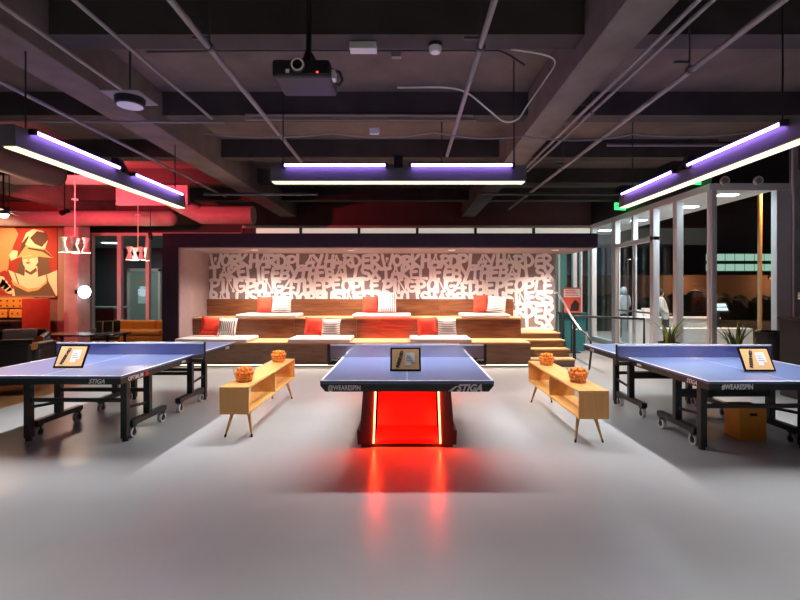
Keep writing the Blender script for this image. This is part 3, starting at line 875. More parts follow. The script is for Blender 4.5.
bowl(-1.775, 6.36, ZS, 'clear bowl of orange balls on the lounge-side shelf end towards the bench', 'orange ball in the bowl on the lounge-side shelf, end towards the bench', 2)
bowl(1.85, 4.98, ZS, 'clear bowl of orange balls on the end of the window-side shelf away from the bench', 'orange ball in the bowl on the window-side shelf, end away from the bench', 3)
bowl(1.85, 6.10, ZS, 'clear bowl of orange balls on the window-side shelf end towards the bench', 'orange ball in the bowl on the window-side shelf, end towards the bench', 4)

# box standing in for an unidentified orange shape under the window-side table
ob = empty('orange_box', (3.57, 4.86, 0)); tag(ob, 'orange box shape on the floor under the window-side table', 'box')
mat('box_orange', (1.0, 0.36, 0.02), 0.5, noise=0.12, nscale=6)
MB().box(-.135, .135, -.12, -.105, 0, .34).box(-.135, .135, .105, .12, 0, .34).box(-.135, -.12, -.105, .105, 0, .34).box(.12, .135, -.105, .105, 0, .34).box(-.12, .12, -.105, .105, 0, .015).build('carcass', 'box_orange', ob, bevel=0.002)
MB().box(-.04, .04, -.1215, -.12, .25, .28).build('hand_slot', 'ink_black', ob)

# ------------------------------------------------------------------ ceiling services
def pipe(name, pts, r, m, label, cat='pipe', group='pipes and conduits under the ceiling'):
    o = MB().tube(pts, r, 10).build(name, m, smooth=True)
    return tag(o, label, cat, group)
H0 = CAMZ + 2.0
pipe('ceiling_pipe', [(-1.62, 1.0, H0), (-1.66, 7.2, H0)], 0.026, 'pipe_paint', 'grey pipe under the ceiling passing over the lounge end of the crosswise light bar')
pipe('ceiling_pipe', [(0.61, 1.0, H0), (0.60, 6.9, H0)], 0.024, 'pipe_paint', 'grey pipe under the ceiling passing over the middle of the crosswise light bar')
pipe('ceiling_pipe', [(2.62, 1.0, H0), (2.55, 11.5, H0)], 0.026, 'pipe_paint', 'long slanting grey pipe between the main beam and the window-side light bar')
pipe('conduit', [(2.10, 1.0, H0 + .05), (2.02, 7.0, H0 + .05), (2.02, 7.9, H0 + .05), (1.7, 8.1, H0 + .02), (0.6, 8.1, H0 + .02)], 0.018, 'pipe_paint', 'thin conduit hugging the main beam side')
pipe('conduit', [(2.20, 1.0, H0 + .05), (2.12, 7.0, H0 + .05), (2.10, 8.0, H0 + .05), (1.76, 8.25, H0 + .02), (0.6, 8.25, H0 + .02)], 0.018, 'pipe_paint', 'thin conduit beside its twin along the main beam')
pipe('ceiling_pipe', [(-2.32, 1.0, H0), (-2.29, 5.4, H0)], 0.016, 'pipe_paint', 'thin grey conduit ending above the lounge side table')
pipe('ceiling_pipe', [(-2.85, 1.0, H0), (-2.86, 4.6, H0)], 0.018, 'pipe_paint', 'grey conduit along the lounge side main beam')
pipe('ceiling_pipe', [(-3.92, 2.0, H0), (-3.94, 10.0, H0)], 0.022, 'pipe_paint', 'pipe running down the hall past the loudspeaker plate')
pipe('conduit', [(-6.2, 5.45, 3.56), (-2.2, 5.55, 3.57)], 0.014, 'pipe_paint', 'thin crosswise conduit above the lounge side light bar')
pipe('conduit', [(-2.2, 6.26, 3.93), (-0.2, 6.27, 3.93), (0.9, 6.28, 3.93)], 0.016, 'pipe_paint', 'upper crosswise conduit fixed to the cross beam')
pipe('conduit', [(-2.2, 6.25, 3.86), (0.95, 6.27, 3.86)], 0.014, 'pipe_paint', 'lower crosswise conduit fixed below the cross beam')
pipe('conduit', [(-2.6, 4.6, 3.93), (-1.5, 4.75, 4.02), (0.95, 4.75, 4.02), (1.05, 4.7, 3.95), (1.15, 4.5, 3.75)], 0.011, 'dark_pipe', 'dark cable conduit below the slab behind the projector')
def smooth(pts, n=5):
    P = [Vector(p) for p in pts]; P = [P[0]*2 - P[1]] + P + [P[-1]*2 - P[-2]]
    out = []
    for i in range(1, len(P) - 2):
        a, b, c, d = P[i-1:i+3]
        for k in range(n):
            t = k / n
            out.append(0.5 * ((2*b) + (c - a)*t + (2*a - 5*b + 4*c - d)*t*t + (3*b - a - 3*c + d)*t**3))
    return out + [P[-2]]
def catenary(a, b, sag, n=14):
    a = Vector(a); b = Vector(b)
    return [a.lerp(b, i/n) - Vector((0, 0, sag * 4 * (i/n) * (1 - i/n))) for i in range(n+1)]
cpts = catenary((-2.6, 5.9, 3.55), (-0.95, 5.9, 3.56), 0.05) + catenary((-0.95, 5.9, 3.56), (0.35, 5.9, 3.57), 0.06)[1:] + catenary((0.35, 5.9, 3.57), (1.5, 5.9, 3.52), 0.05)[1:] + catenary((1.5, 5.9, 3.52), (2.9, 5.9, 3.55), 0.07)[1:] + catenary((2.9, 5.9, 3.55), (4.6, 5.9, 3.60), 0.06)[1:]
pipe('cable', cpts, 0.010, 'pipe_paint', 'sagging pale cable strung across the hall', 'cable')
pipe('cable', smooth([(1.05, 4.66, 3.99), (1.40, 4.66, 3.93), (1.50, 4.66, 3.85), (1.40, 4.66, 3.68), (1.22, 4.66, 3.42), (1.12, 4.66, 3.28), (0.98, 4.66, 3.26), (0.82, 4.66, 3.38), (0.62, 4.66, 3.54), (0.40, 4.66, 3.60), (-0.1, 4.66, 3.60)]), 0.009, 'white_plastic', 'white cable looping down beside the main beam', 'cable')
pipe('ceiling_pipe', [(3.0, 6.9, 3.72), (5.3, 6.9, 3.72)], 0.022, 'pipe_paint', 'crosswise pipe over the window side light bar')
pipe('ceiling_pipe', [(1.5, 9.4, 3.5), (5.2, 9.4, 3.5)], 0.03, 'dark_pipe', 'dark crosswise pipe above the niche roof by the windows')
pipe('ceiling_pipe', [(-3.4, 7.7, 3.15), (-1.5, 7.7, 3.15)], 0.025, 'dark_pipe', 'dark crosswise pipe behind the lounge end of the crosswise light bar')
# hangers for the pipes
for i, (x, y, z, lab) in enumerate([(-1.63, 3.8, H0, 'the lounge side pipe'), (0.61, 3.8, H0, 'the middle pipe'), (2.58, 4.2, H0, 'the slanting window side pipe'), (2.148, 5.3, H0 + .05, 'the twin conduits'), (2.58, 7.6, H0, 'the far end of the slanting pipe')]):
    e = empty('pipe_hanger', (x, y, z)); tag(e, 'dark threaded hanger holding ' + lab, 'hanger', 'pipe hangers')
    MB().cyl((0, 0, 0.027), (0, 0, SLAB - z), 0.008, n=6).build('rod', 'dark_pipe', e)
    MB().lathe([(0.028, -0.015), (0.036, -0.015), (0.036, 0.015), (0.028, 0.015)], n=14, closed=True).build('clamp', 'dark_pipe', e).rotation_euler = (R(90), 0, 0)
    MB().box(-.14, 0, -.012, .012, .06, .08).build('side_arm', 'dark_pipe', e)

# ceiling loudspeaker under the left beam
sp_ = empty('ceiling_speaker', (-2.98, 4.95, 3.56)); tag(sp_, 'round grey loudspeaker on a square plate below the beam', 'speaker')
MB().box(-.20, .20, -.20, .20, .05, .065).build('plate', 'pipe_paint', sp_)
MB().lathe([(0.12, -0.03), (0.145, -0.02), (0.15, 0.05)], n=24).build('drum', 'black_paint', sp_, smooth=True)
MB().lathe([(0.001, -0.034), (0.125, -0.034), (0.125, -0.03)], n=24).build('grille', 'rubber_grey', sp_)
MB().cyl((0, 0, .065), (0, 0, SLAB - 3.56 ), 0.012, n=8).build('stem', 'dark_pipe', sp_)
# projector
pj = empty('projector', (-0.88, 3.85, 3.33)); tag(pj, 'black ceiling projector hanging on a drop pole', 'projector')
MB().box(-.25, .24, -.02, .40, 0, .15).build('body', 'black_paint', pj, bevel=0.03)
ln = MB().cyl((-.025, -.05, .085), (-.025, .0, .085), .058, .058, n=24).build('lens_barrel', 'black_metal', pj, smooth=True)
MB().lathe([(.040, -.006), (.054, -.006), (.054, .004), (.040, .004)], n=24, closed=True).build('lens_ring', 'white_plastic', ln, loc=(-.025, -.052, .085)).rotation_euler = (R(90), 0, 0)
MB().cyl((-.025, -.051, .085), (-.025, -.053, .085), .038, n=20).build('lens_glass', 'black_gloss', ln)
mat('red_dot', (0.8, 0.05, 0.02), 0.4, emit=(1, 0.05, 0.02), es=3)
MB().box(.125, .14, -.024, -.018, .03, .042).build('status_light', 'red_dot', pj)
MB().box(-.13, -.10, -.026, -.018, .03, .06).build('sensor', 'white_plastic', pj)
MB().cyl((.02, .18, .15), (.02, .18, SLAB - 3.33), .024, n=12).build('drop_pole', 'black_metal', pj)
for s in (-1, 1):
    MB().cyl((.02 + s*.10, .18, .15), (.02, .18, .32), .014, n=8).build('mount_arm', 'black_metal', pj)
MB().tube([(-.12, .1, .14), (-.10, .1, .20), (-.02, .12, .20), (.0, .16, .30)], .008, 6).build('cable', 'black_metal', pj)
MB().tube([(.23, .12, .12), (.30, .12, .10), (.32, .14, .04), (.29, .15, .0), (.25, .15, .02)], .012, 6).build('cable', 'black_metal', pj)
MB().box(.24, .27, .05, .14, .02, .09).build('connector', 'white_plastic', pj)
# slab-mounted items
el = MB().box(-.13, .13, -.06, .06, 0, .07).build('emergency_light', 'white_plastic', bevel=0.008, loc=(-0.425, 4.47, 3.94 - 0.07)); tag(el, 'small white box lamp fixed below the cross beam behind the projector', 'lamp')
sd = empty('smoke_detector', (0.275, 4.47, 3.94)); tag(sd, 'round white smoke detector below the cross beam', 'detector')
MB().lathe([(0.045, -.085), (.062, -.06), (.062, -.03)], n=18).build('head', 'white_plastic', sd, smooth=True)
MB().lathe([(.07, -.03), (.07, 0)], n=18).build('base', 'black_paint', sd)
jb = MB().box(-.06, .06, -.03, .03, 0, .075).build('junction_box', 'white_plastic', bevel=0.006, loc=(-0.42, 5.9, 3.545)); tag(jb, 'small white junction box on the sagging cable', 'box')
jb2 = MB().box(-.05, .05, -.03, .03, -.03, .03).build('junction_box', 'pipe_paint', bevel=0.006, loc=(-0.11, 4.75, 3.978)); tag(jb2, 'small grey junction box on the dark cable conduit', 'box')

# ------------------------------------------------------------------ ducts and red light in the lounge corner
da = empty('air_duct', (-6.5, 6.3, 3.66)); tag(da, 'round duct running down the hall over the lounge, open end', 'duct', 'round air ducts')
MB().cyl((0, -4, 0), (0, 2.2, 0), 0.22, n=28).build('duct_tube', 'duct_dark', da, smooth=True)
for y in (-2.6, -1.0, 0.6, 2.17): MB().lathe([(.221, -.02), (.232, -.02), (.232, .02), (.221, .02)], n=28, closed=True).build('seam_ring', 'duct_dark', da, loc=(0, y, 0)).rotation_euler = (R(90), 0, 0)
db = empty('air_duct', (-8.7, 12.5, 3.48)); tag(db, 'long round duct running crosswise above the shop window', 'duct', 'round air ducts')
MB().cyl((-5, 0, 0), (2.25, 0, 0), 0.21, n=28).build('duct_tube', 'duct_paint', db, smooth=True)
MB().sphere((2.25, 0, 0), 0.21, 24, 14).build('end_cap', 'duct_paint', db, smooth=True)
dc = empty('air_duct', (-5.6, 12.0, 3.6)); tag(dc, 'angled round duct dropping behind the niche roof', 'duct', 'round air ducts')
MB().tube([(-0.55, -0.6, 0.42), (-0.1, -0.2, 0.1), (0.25, 0.0, -0.1), (1.6, 0.0, -0.12)], 0.24, 24).build('duct_tube', 'duct_paint', dc, smooth=True)
rb = MB().box(-6.9, -5.2, 10.9, 11.0, 3.55, SLAB).build('trim_4', mat('plaster_pale', (0.55, 0.45, 0.44), 0.8)); struct(rb, 'pale plaster bulkhead over the lounge')
MB().box(-9.5, -6.3, 9.6, 10.4, 3.92, 3.938).build('trim_5', 'plaster_pale')['kind'] = 'structure'
def spot_can(loc, label, col, energy, aim, size=70):
    e = empty('spot_lamp', loc); tag(e, label, 'lamp', 'small black spot lamps')
    M = (Vector(aim) - Vector(loc)).normalized()
    MB().cyl(M * -0.08, M * 0.08, 0.05, n=14).build('can', 'black_metal', e, smooth=True)
    MB().cyl((0, 0, 0), (0, 0, SLAB - loc[2]), 0.01, n=6).build('stem', 'black_metal', e)
    l = bpy.data.lights.new('spot_lamp_light', 'SPOT'); l.energy = energy; l.color = col; l.spot_size = R(size); l.spot_blend = 0.7; l.shadow_soft_size = 0.06
    o = bpy.data.objects.new('spot_lamp_light', l); COL.objects.link(o); o.parent = e; o.location = M * 0.1
    o.rotation_euler = M.to_track_quat('-Z', 'Y').to_euler()
    return e
RED = (1.0, 0.06, 0.10)
spot_can((-6.4, 8.6, 3.0), 'black spot lamp throwing red light on the lounge ceiling', RED, 420, (-6.2, 11.4, 4.2), 120)
spot_can((-8.3, 9.6, 3.2), 'black spot lamp throwing red light over the column', RED, 260, (-9.2, 13.0, 2.6), 100)
spot_can((-10.8, 10.6, 3.3), 'black spot lamp aimed at the mural', (1.0, 0.70, 0.42), 330, (-10.9, 13.0, 2.0), 80)
spot_can((-6.75, 12.1, 2.95), 'black spot lamp hanging before the shop window', (1, .85, .7), 10, (-7.4, 13.6, 1.0), 60)

spot_can((-7.9, 6.9, 2.9), 'added black spot lamp throwing red light on the duct end', RED, 90, (-6.5, 7.6, 3.6), 100)  # lamp added to put red light on the duct
spot_can((0.55, 7.3, 3.45), 'added black spot lamp throwing a red patch on the middle of the bench', RED, 1500, (-0.38, 10.0, 0.85), 20)  # lamp added to make the red patch on the bench
# ------------------------------------------------------------------ lounge corner
mu = empty('mural_panel', (-14, 12.985, 0)); tag(mu, 'orange and cream painted mural of a woman in a wide hat', 'mural')
MX = lambda px: pxX(px, 12.97) + 14
MZ = lambda py: CAMZ + (289 - py) / 460 * 12.97
mat('m_cream', (0.82, 0.62, 0.36), 0.8); mat('m_red', (0.33, 0.03, 0.012), 0.8); mat('m_orange', (0.85, 0.28, 0.10), 0.8)
mat('m_brown', (0.10, 0.045, 0.02), 0.8); mat('m_olive', (0.13, 0.07, 0.03), 0.8); mat('m_tan', (0.62, 0.36, 0.13), 0.8); mat('m_lip', (0.6, 0.1, 0.05), 0.8)
def mpoly(name, m, pts, lay):
    d = -0.004 - lay * 0.002
    pp = [(MX(a), MZ(b)) for a, b in pts]
    MB().prism(pp, 'y', d, d + 0.0019 if lay else 0.0).build(name, m, mu)
mpoly('ground', 'm_red', [(-40, 224), (57, 224), (57, 297), (-40, 297)], 0)
mpoly('balloon_shape', 'm_orange', [(-30, 226), (2, 225), (14, 227), (18, 234), (13, 246), (9, 258), (8, 268), (4, 276), (-8, 284), (-30, 286)], 1)
mpoly('hair_shape', 'm_olive', [(22, 255), (48, 256), (50, 270), (52, 282), (40, 290), (22, 286), (14, 280), (18, 266)], 1)
mpoly('shoulder_shape', 'm_cream', [(8, 270), (24, 276), (38, 277), (48, 274), (57, 270), (57, 296), (12, 296), (14, 284)], 2)
mpoly('neck_shape', 'm_cream', [(25, 266), (37, 266), (38, 280), (24, 280)], 3)
mpoly('face_shape', 'm_cream', [(22, 256), (37, 254), (38, 262), (34, 268), (30, 271), (26, 269), (23, 264)], 4)
mpoly('lips_shape', 'm_lip', [(25, 262.5), (28, 261.6), (31, 262.5), (28, 264.2)], 5)
mpoly('hat_brim_shape', 'm_tan', [(17, 258), (24, 248), (28, 243), (40, 247), (46, 250), (54, 258), (42, 257), (30, 255)], 5)
mpoly('hat_crown_shape', 'm_cream', [(22, 243), (26, 233), (33, 229), (43, 231), (48, 240), (45, 249), (30, 247)], 6)
mpoly('hat_band_shape', 'm_brown', [(30, 238), (37, 231), (46, 233), (48, 240), (42, 247), (35, 244)], 7)
mpoly('hand_shape', 'm_cream', [(9, 255), (13, 250), (18, 251), (17, 258), (11, 261)], 6)
mpoly('dress_shape', 'm_olive', [(13, 283), (28, 291), (38, 290), (48, 281), (56, 296), (15, 296)], 4)
mpoly('dress_trim_shape', 'm_tan', [(11, 280), (28, 289), (40, 287), (48, 279), (47, 283), (38, 290), (28, 292), (13, 285)], 5)
mpoly('eye_shade_shape', 'm_tan', [(22.5, 257), (37, 255), (36.5, 257.5), (23, 259.5)], 6)
mpoly('nose_line_shape', 'm_tan', [(28, 258), (29, 258), (29.5, 261), (27.2, 261)], 6)
mpoly('neck_shadow_shape', 'm_olive', [(25, 269), (30, 272), (36, 267.5), (37, 271), (31, 275), (25, 272)], 4)
mpoly('arm_line_shape', 'm_brown', [(14, 272), (15, 272), (19, 284), (18, 284)], 5)
mpoly('arm_line_shape', 'm_brown', [(46, 275), (47, 274.6), (48, 282), (47, 282)], 6)
mpoly('hat_fold_shape', 'm_brown', [(22, 243), (28, 236), (29, 237), (24, 247), (20, 254), (18.5, 256)], 7)
mpoly('hat_edge_shape', 'm_brown', [(28, 247.5), (45, 250), (54, 258), (50, 256.6), (43, 252), (28, 249)], 7)
mpoly('red_ribbon_shape', 'm_red', [(0, 272), (5, 270), (9, 276), (13, 290), (9, 296), (3, 290), (-4, 284)], 2)
for k in range(4):
    mpoly('curl_shape', 'm_cream', [(-2 + k*4, 275 + k*4), (4 + k*3, 277 + k*4), (6 + k*3, 284 + k*3), (1 + k*3, 288 + k*2), (-4 + k*3, 283 + k*3)], 3)
struct(MB().box(-14, -9.9, 12.93, 12.999, 1.32, 1.37).build('trim_6', 'brown_trim'))

bq = empty('tufted_banquette', (-11.4, 12.45, 0)); tag(bq, 'orange tufted leather banquette under the mural', 'banquette')
MB().box(-1.2, 1.02, -.35, .42, 0, .60).build('base', 'black_paint', bq)
for a, b in ((-1.2, -.1), (-.06, 1.02)):
    s_ = MB().box(a, b, .22, .42, 1.03, 1.32).build('upper_back', 'orange_leather', bq, bevel=0.03)
    for k in range(6):
        for q in (1.1, 1.24):
            MB().sphere((a + 0.1 + k * (b - a - .2) / 5, .215, q), .022, 8, 6).build('button', 'm_brown', s_)
for k in range(4):
    a = -1.2 + k * .56
    s_ = MB().box(a, a + .5, .16, .42, .76, 1.0).build('lower_back', 'orange_leather', bq, bevel=0.03)
    for q in range(3): MB().sphere((a + .1 + q * .15, .155, .89), .022, 8, 6).build('button', 'm_brown', s_)
MB().box(-1.2, 1.02, -.38, .2, .60, .72).build('seat', 'black_leather', bq, bevel=0.03)
rp = empty('room_divider', (-10.25, 12.4, 0)); tag(rp, 'red upholstered booth end panel below the mural', 'panel')
MB().box(-.12, .62, -.03, .03, .42, 1.31).build('panel', 'red_panel', rp, bevel=0.02)
MB().box(-.12, .62, -.025, .025, 0, .42).build('kick_plate', 'black_paint', rp)

def armchair(loc, rz, label, cushion=False):
    e = empty('armchair', loc, rz); tag(e, label, 'armchair', 'black leather armchairs')
    MB().box(-.30, .30, -.34, .26, .16, .40).build('base', 'black_leather', e, bevel=0.03)
    MB().box(-.28, .28, -.36, .22, .40, .50).build('seat', 'black_leather', e, bevel=0.04)
    for s in (-1, 1):
        a, b = sorted((s*.30, s*.44))
        ar = MB().box(a, b, -.38, .34, .14, .68).build('arm', 'black_leather', e, bevel=0.05)
        MB().cyl((s*.37, -.38, .69), (s*.37, .30, .72), .05, n=14).build('arm_pad', 'black_leather', ar, smooth=True)
        MB().cyl((s*.37, -.40, .69), (s*.37, -.38, .69), .056, n=14).build('arm_cap', 'orange_leather', ar)
        MB().cyl((s*.37, .34, .72), (s*.37, .36, .72), .056, n=14).build('arm_cap', 'orange_leather', ar)
        for y in (-.30, .28): MB().cyl((s*.35, y, 0), (s*.35, y, .15), .014, .02, n=10).build('leg', 'steel', e)
    bk = MB().box(-.36, .36, .24, .38, .16, .76).build('backrest', 'black_leather', e, bevel=0.05)
    MB().cyl((-.36, .31, .77), (.36, .31, .77), .055, n=14).build('top_roll', 'black_leather', bk, smooth=True)
    if cushion: MB().box(-.24, .24, .12, .235, .5, .84).build('back_cushion', 'cushion_cloth', e, bevel=0.04)
    return e
armchair((-5.95, 6.95, 0.001), R(200), 'black leather armchair on the wood floor right behind the lounge-side table')
armchair((-6.9, 8.15, 0.001), R(30), 'black leather armchair with a pale back cushion farther into the lounge', True)
ch = empty('lounge_chair', (-6.92, 10.6, 0.001), R(25)); tag(ch, 'small black chair with wooden bars before the orange sofa', 'chair')
MB().box(-.24, .24, -.24, .24, .40, .48).build('seat', 'black_leather', ch, bevel=0.03)
MB().box(-.24, .24, .19, .26, .48, .82).build('backrest', 'black_leather', ch, bevel=0.03)
for s in (-1, 1):
    for y in (-.2, .2): MB().cyl((s*.2, y, 0), (s*.2, y, .40), .016, n=8).build('leg', 'beech_leg', ch)
    MB().box(s*.10 - .012, s*.10 + .012, -.02 + .19 - .03, .19 - .02, .5, .8).build('back_bar', 'beech_leg', ch)
so = empty('sofa', (-6.55, 11.6, 0.001)); tag(so, 'long orange leather sofa below the shop window', 'sofa')
MB().box(-1.0, 1.3, -.38, .30, .14, .42).build('base', 'orange_leather', so, bevel=0.04)
for k in range(3): MB().box(-1.0 + .768*k, -1.0 + .768*(k+1) - .01, -.40, .18, .42, .54).build('seat_cushion', 'orange_leather', so, bevel=0.04)
for k in range(2): MB().box(-1.0 + 1.15*k, -1.0 + 1.15*(k+1) - .008, .14, .34, .42, .76).build('back_cushion', 'orange_leather', so, bevel=0.05)
for x in (-.9, 1.2):
    for y in (-.3, .22): MB().cyl((x, y, 0), (x, y, .15), .02, n=8).build('leg', 'black_metal', so)
lt = empty('lounge_table', (-6.6, 9.4, 0.001)); tag(lt, 'low black lounge table behind the lounge-side table', 'table')
MB().box(-.75, .75, -.35, .35, .62, .65).build('table_top', 'black_gloss', lt, bevel=0.004)
for s in (-1, 1):
    for y in (-.28, .28): MB().box(s*.66 - .02, s*.66 + .02, y - .02, y + .02, 0, .62).build('leg', 'black_metal', lt)

# glowing round sign on the column
rs = empty('round_sign', (-8.86, 12.62, 1.48)); tag(rs, 'glowing round white sign on a bracket beside the plaster column', 'sign')
MB().box(-.26, 0, .03, .06, -.02, .02).box(-.28, -.26, .03, .25, -.06, .06).build('bracket', 'black_metal', rs)
MB().cyl((0, 0, 0), (0, .03, 0), .17, n=32).build('disc', 'cool_glow', rs)
MB().lathe([(.055, -.004), (.085, -.004), (.085, .004), (.055, .004)], n=24, closed=True).build('inner_ring', 'rubber_grey', rs, loc=(0, -.004, 0)).rotation_euler = (R(90), 0, 0)

# chandeliers with hourglass shades
def chandelier(loc, label, rz):
    e = empty('chandelier', loc, rz); tag(e, label, 'chandelier', 'chandeliers with hourglass shades')
    MB().cyl((0, 0, .06), (0, 0, SLAB - loc[2]), .012, n=8).build('stem', 'white_plastic', e)
    MB().lathe([(.06, 1.0 - .03), (.06, 1.0)], n=14).build('canopy', 'white_plastic', e)
    for k in range(4):
        t = k * PI/2 + .3
        x, y = .20 * math.cos(t), .20 * math.sin(t)
        ar = MB().tube([(0, 0, .06), (x*.6, y*.6, .05), (x, y, .05)], .010, 8).build('arm', 'steel', e)
        sh = MB().lathe([(.095, -.17), (.06, -.08), (.035, 0.0), (.045, .07), (.075, .16), (.071, .16), (.041, .07), (.031, 0), (.056, -.08), (.091, -.17)], (x, y, .0), 20, closed=True).build('shade', 'white_plastic', e, smooth=True)
        MB().lathe([(.001, -.155), (.082, -.155), (.082, -.15)], (x, y, 0), 16).build('bulb', 'lamp_glow', sh)
    l = bpy.data.lights.new('chandelier_light', 'POINT'); l.energy = 14; l.color = (1, .8, .6); l.shadow_soft_size = .1
    o = bpy.data.objects.new('chandelier_light', l); COL.objects.link(o); o.parent = e; o.location = (0, 0, -.25)
chandelier((-7.22, 10.0, 2.52), 'white hourglass-shade chandelier hanging nearer the mural column', 0.2)
chandelier((-6.9, 11.8, 2.47), 'white hourglass-shade chandelier hanging before the shop window', 0.6)
fan = empty('ceiling_fan', (-7.72, 8.8, 3.02)); tag(fan, 'dark ceiling fan with a white lamp over the lounge', 'fan')
MB().cyl((0, 0, .1), (0, 0, SLAB - 3.02), .016, n=8).build('rod', 'black_metal', fan)
MB().lathe([(.02, .12), (.10, .09), (.11, .02), (.08, -.03)], n=20).build('motor', 'black_metal', fan, smooth=True)
MB().lathe([(.001, -.10), (.06, -.085), (.085, -.04), (.085, -.03)], n=20).build('lamp', 'lamp_glow', fan, smooth=True)
for k in range(4):
    M = Matrix.Rotation(R(20 + 90*k), 4, 'Z') @ Matrix.Rotation(R(12), 4, 'X')
    MB().box(.10, .58, -.055, .055, .03, .04, M=M).build('blade', 'duct_paint', fan, bevel=0.003)
l = bpy.data.lights.new('fan_light', 'POINT'); l.energy = 12; l.color = (1, .75, .5); l.shadow_soft_size = .1
o = bpy.data.objects.new('fan_light', l); COL.objects.link(o); o.parent = fan; o.location = (0, 0, -.2)

# ------------------------------------------------------------------ window side things
def exit_sign(loc, rz, label):
    e = empty('exit_sign', loc, rz); tag(e, label, 'exit sign', 'green exit signs above the glazing')
    MB().box(-.16, .16, -.02, .02, -.09, .09).build('panel', 'exit_green', e, bevel=0.004)
    text('lettering', 'EXIT', .14, 'print_white', e, (0, -.0215, 0), (R(90), 0, 0), bold=.004)
    MB().cyl((0, 0, .09), (0, 0, SLAB - loc[2]), .008, n=6).build('hanger', 'black_metal', e)
exit_sign((5.50, 8.75, 3.64), R(15), 'green EXIT sign above the tall window corner')
exit_sign((5.42, 11.7, 3.66), R(15), 'green EXIT sign above the glass doors')
def twin_lamp(x, label):
    e = empty('emergency_lamp', (x, 8.40, 3.53)); tag(e, label, 'lamp', 'round emergency lamps on the window head')
    MB().cyl((0, 0, 0), (0, -.05, 0), .075, .085, n=18).build('lamp_head', 'white_plastic', e, smooth=True)
    MB().cyl((0, -.05, 0), (0, -.056, 0), .05, n=18).build('lens', 'grey_plastic', e)
    MB().box(-.03, .03, -.01, .03, -.03, .03).build('bracket', 'white_plastic', e)
twin_lamp(5.78, 'round white emergency lamp on the window head by the glazing corner')
twin_lamp(6.39, 'round white emergency lamp on the window head towards the concrete wall')
pipe('conduit', [(7.06, 8.40, 0), (7.06, 8.40, 3.2), (7.0, 8.35, 3.5), (7.0, 8.35, 4.2)], 0.022, 'brushed_frame', 'upright conduit on the concrete wall beside the window', 'pipe', 'wall conduits')

def snake_plant(loc, label, n, hmax, seed, pot='black_paint'):
    rnd = random.Random(seed)
    e = empty('potted_plant', loc); tag(e, label, 'plant', 'spiky potted plants under the windows')
    MB().lathe([(.15, 0), (.19, .50), (.20, .52), (.18, .52), (.17, .48), (.001, .47)], n=20).build('pot', pot, e, smooth=True)
    MB().lathe([(.001, .481), (.165, .481), (.165, .475)], n=16).build('soil', 'soil', e)
    for k in range(n):
        a = rnd.uniform(0, 2*PI); b0 = rnd.uniform(.02, .11); h = hmax * rnd.uniform(.55, 1.0); lean = rnd.uniform(.08, .75); w = rnd.uniform(.022, .034)
        d = Vector((math.cos(a), math.sin(a), 0)); t = Vector((-d.y, d.x, 0))
        mb = MB(); v = []; f = []; N = 7
        for i in range(N+1):
            s = i / N
            c = d * (b0 + lean * h * s * s) + Vector((0, 0, .47 + h * s * (1 - .25*lean*s)))
            ww = w * (1 - s ** 2.2) + .001
            nn = Vector((-d.x * .0, 0, 0))
            v += [c + t*ww, c + d*-.006, c - t*ww, c + d*.006]
        for i in range(N):
            for q in range(4):
                f.append((i*4+q, i*4+(q+1) % 4, (i+1)*4+(q+1) % 4, (i+1)*4+q))
        f += [(0,1,2,3), (N*4, N*4+3, N*4+2, N*4+1)]
        mb.add(v, f).build('leaf', 'leaf_green' if rnd.random() < .75 else 'leaf_edge', e, smooth=True)
    return e
snake_plant((5.12, 9.0, 0), 'spiky green potted plant before the window pane next to the doors', 22, .62, 5)
snake_plant((5.55, 7.75, 0), 'spiky potted plant at the window corner with yellowish leaves', 20, .66, 9)

# black bin, cabinet and dispenser by the concrete wall
bn = empty('waste_basket', (5.80, 7.25, 0)); tag(bn, 'black round waste basket by the window corner', 'bin')
MB().lathe([(.17, 0), (.25, .86), (.26, .86), (.26, .89), (.24, .89), (.24, .86), (.16, .02), (.001, .02)], n=24).build('body', 'black_paint', bn, smooth=True)
MB().lathe([(.262, .80), (.275, .80), (.275, .84), (.262, .84)], n=24, closed=True).build('band', 'black_metal', bn)
cb = empty('storage_cabinet', (5.95, 6.5, 0)); tag(cb, 'black storage cabinet against the concrete wall side', 'cabinet')
MB().box(-.46, .46, -.28, .28, 0, 1.12).build('carcass', 'black_paint', cb, bevel=0.006)
for s in (-1, 1):
    a, b = sorted((s*.01, s*.45))
    dd = MB().box(a, b, -.30, -.281, .05, 1.08).build('door', 'black_paint', cb, bevel=0.004)
    MB().box(s*.05 - .01, s*.05 + .01, -.32, -.30, .5, .7).build('handle', 'steel', dd)
MB().box(-.48, .48, -.30, .30, 1.12, 1.15).build('top', 'black_gloss', cb, bevel=0.004)
dp = empty('dispenser', (5.64, 6.45, 1.15)); tag(dp, 'pale desktop dispenser on the black cabinet', 'dispenser')
MB().box(-.09, .09, -.09, .09, .26, .36).build('head', 'white_plastic', dp, bevel=0.01)
MB().box(-.06, .06, -.092, -.09, .29, .33).build('display', 'grey_plastic', dp)
MB().lathe([(.05, .0), (.06, .02), (.055, .16), (.03, .26)], n=16).build('bottle', 'clear_plastic', dp, smooth=True)
MB().box(-.10, .10, -.10, .10, 0, .02).build('foot', 'white_plastic', dp)

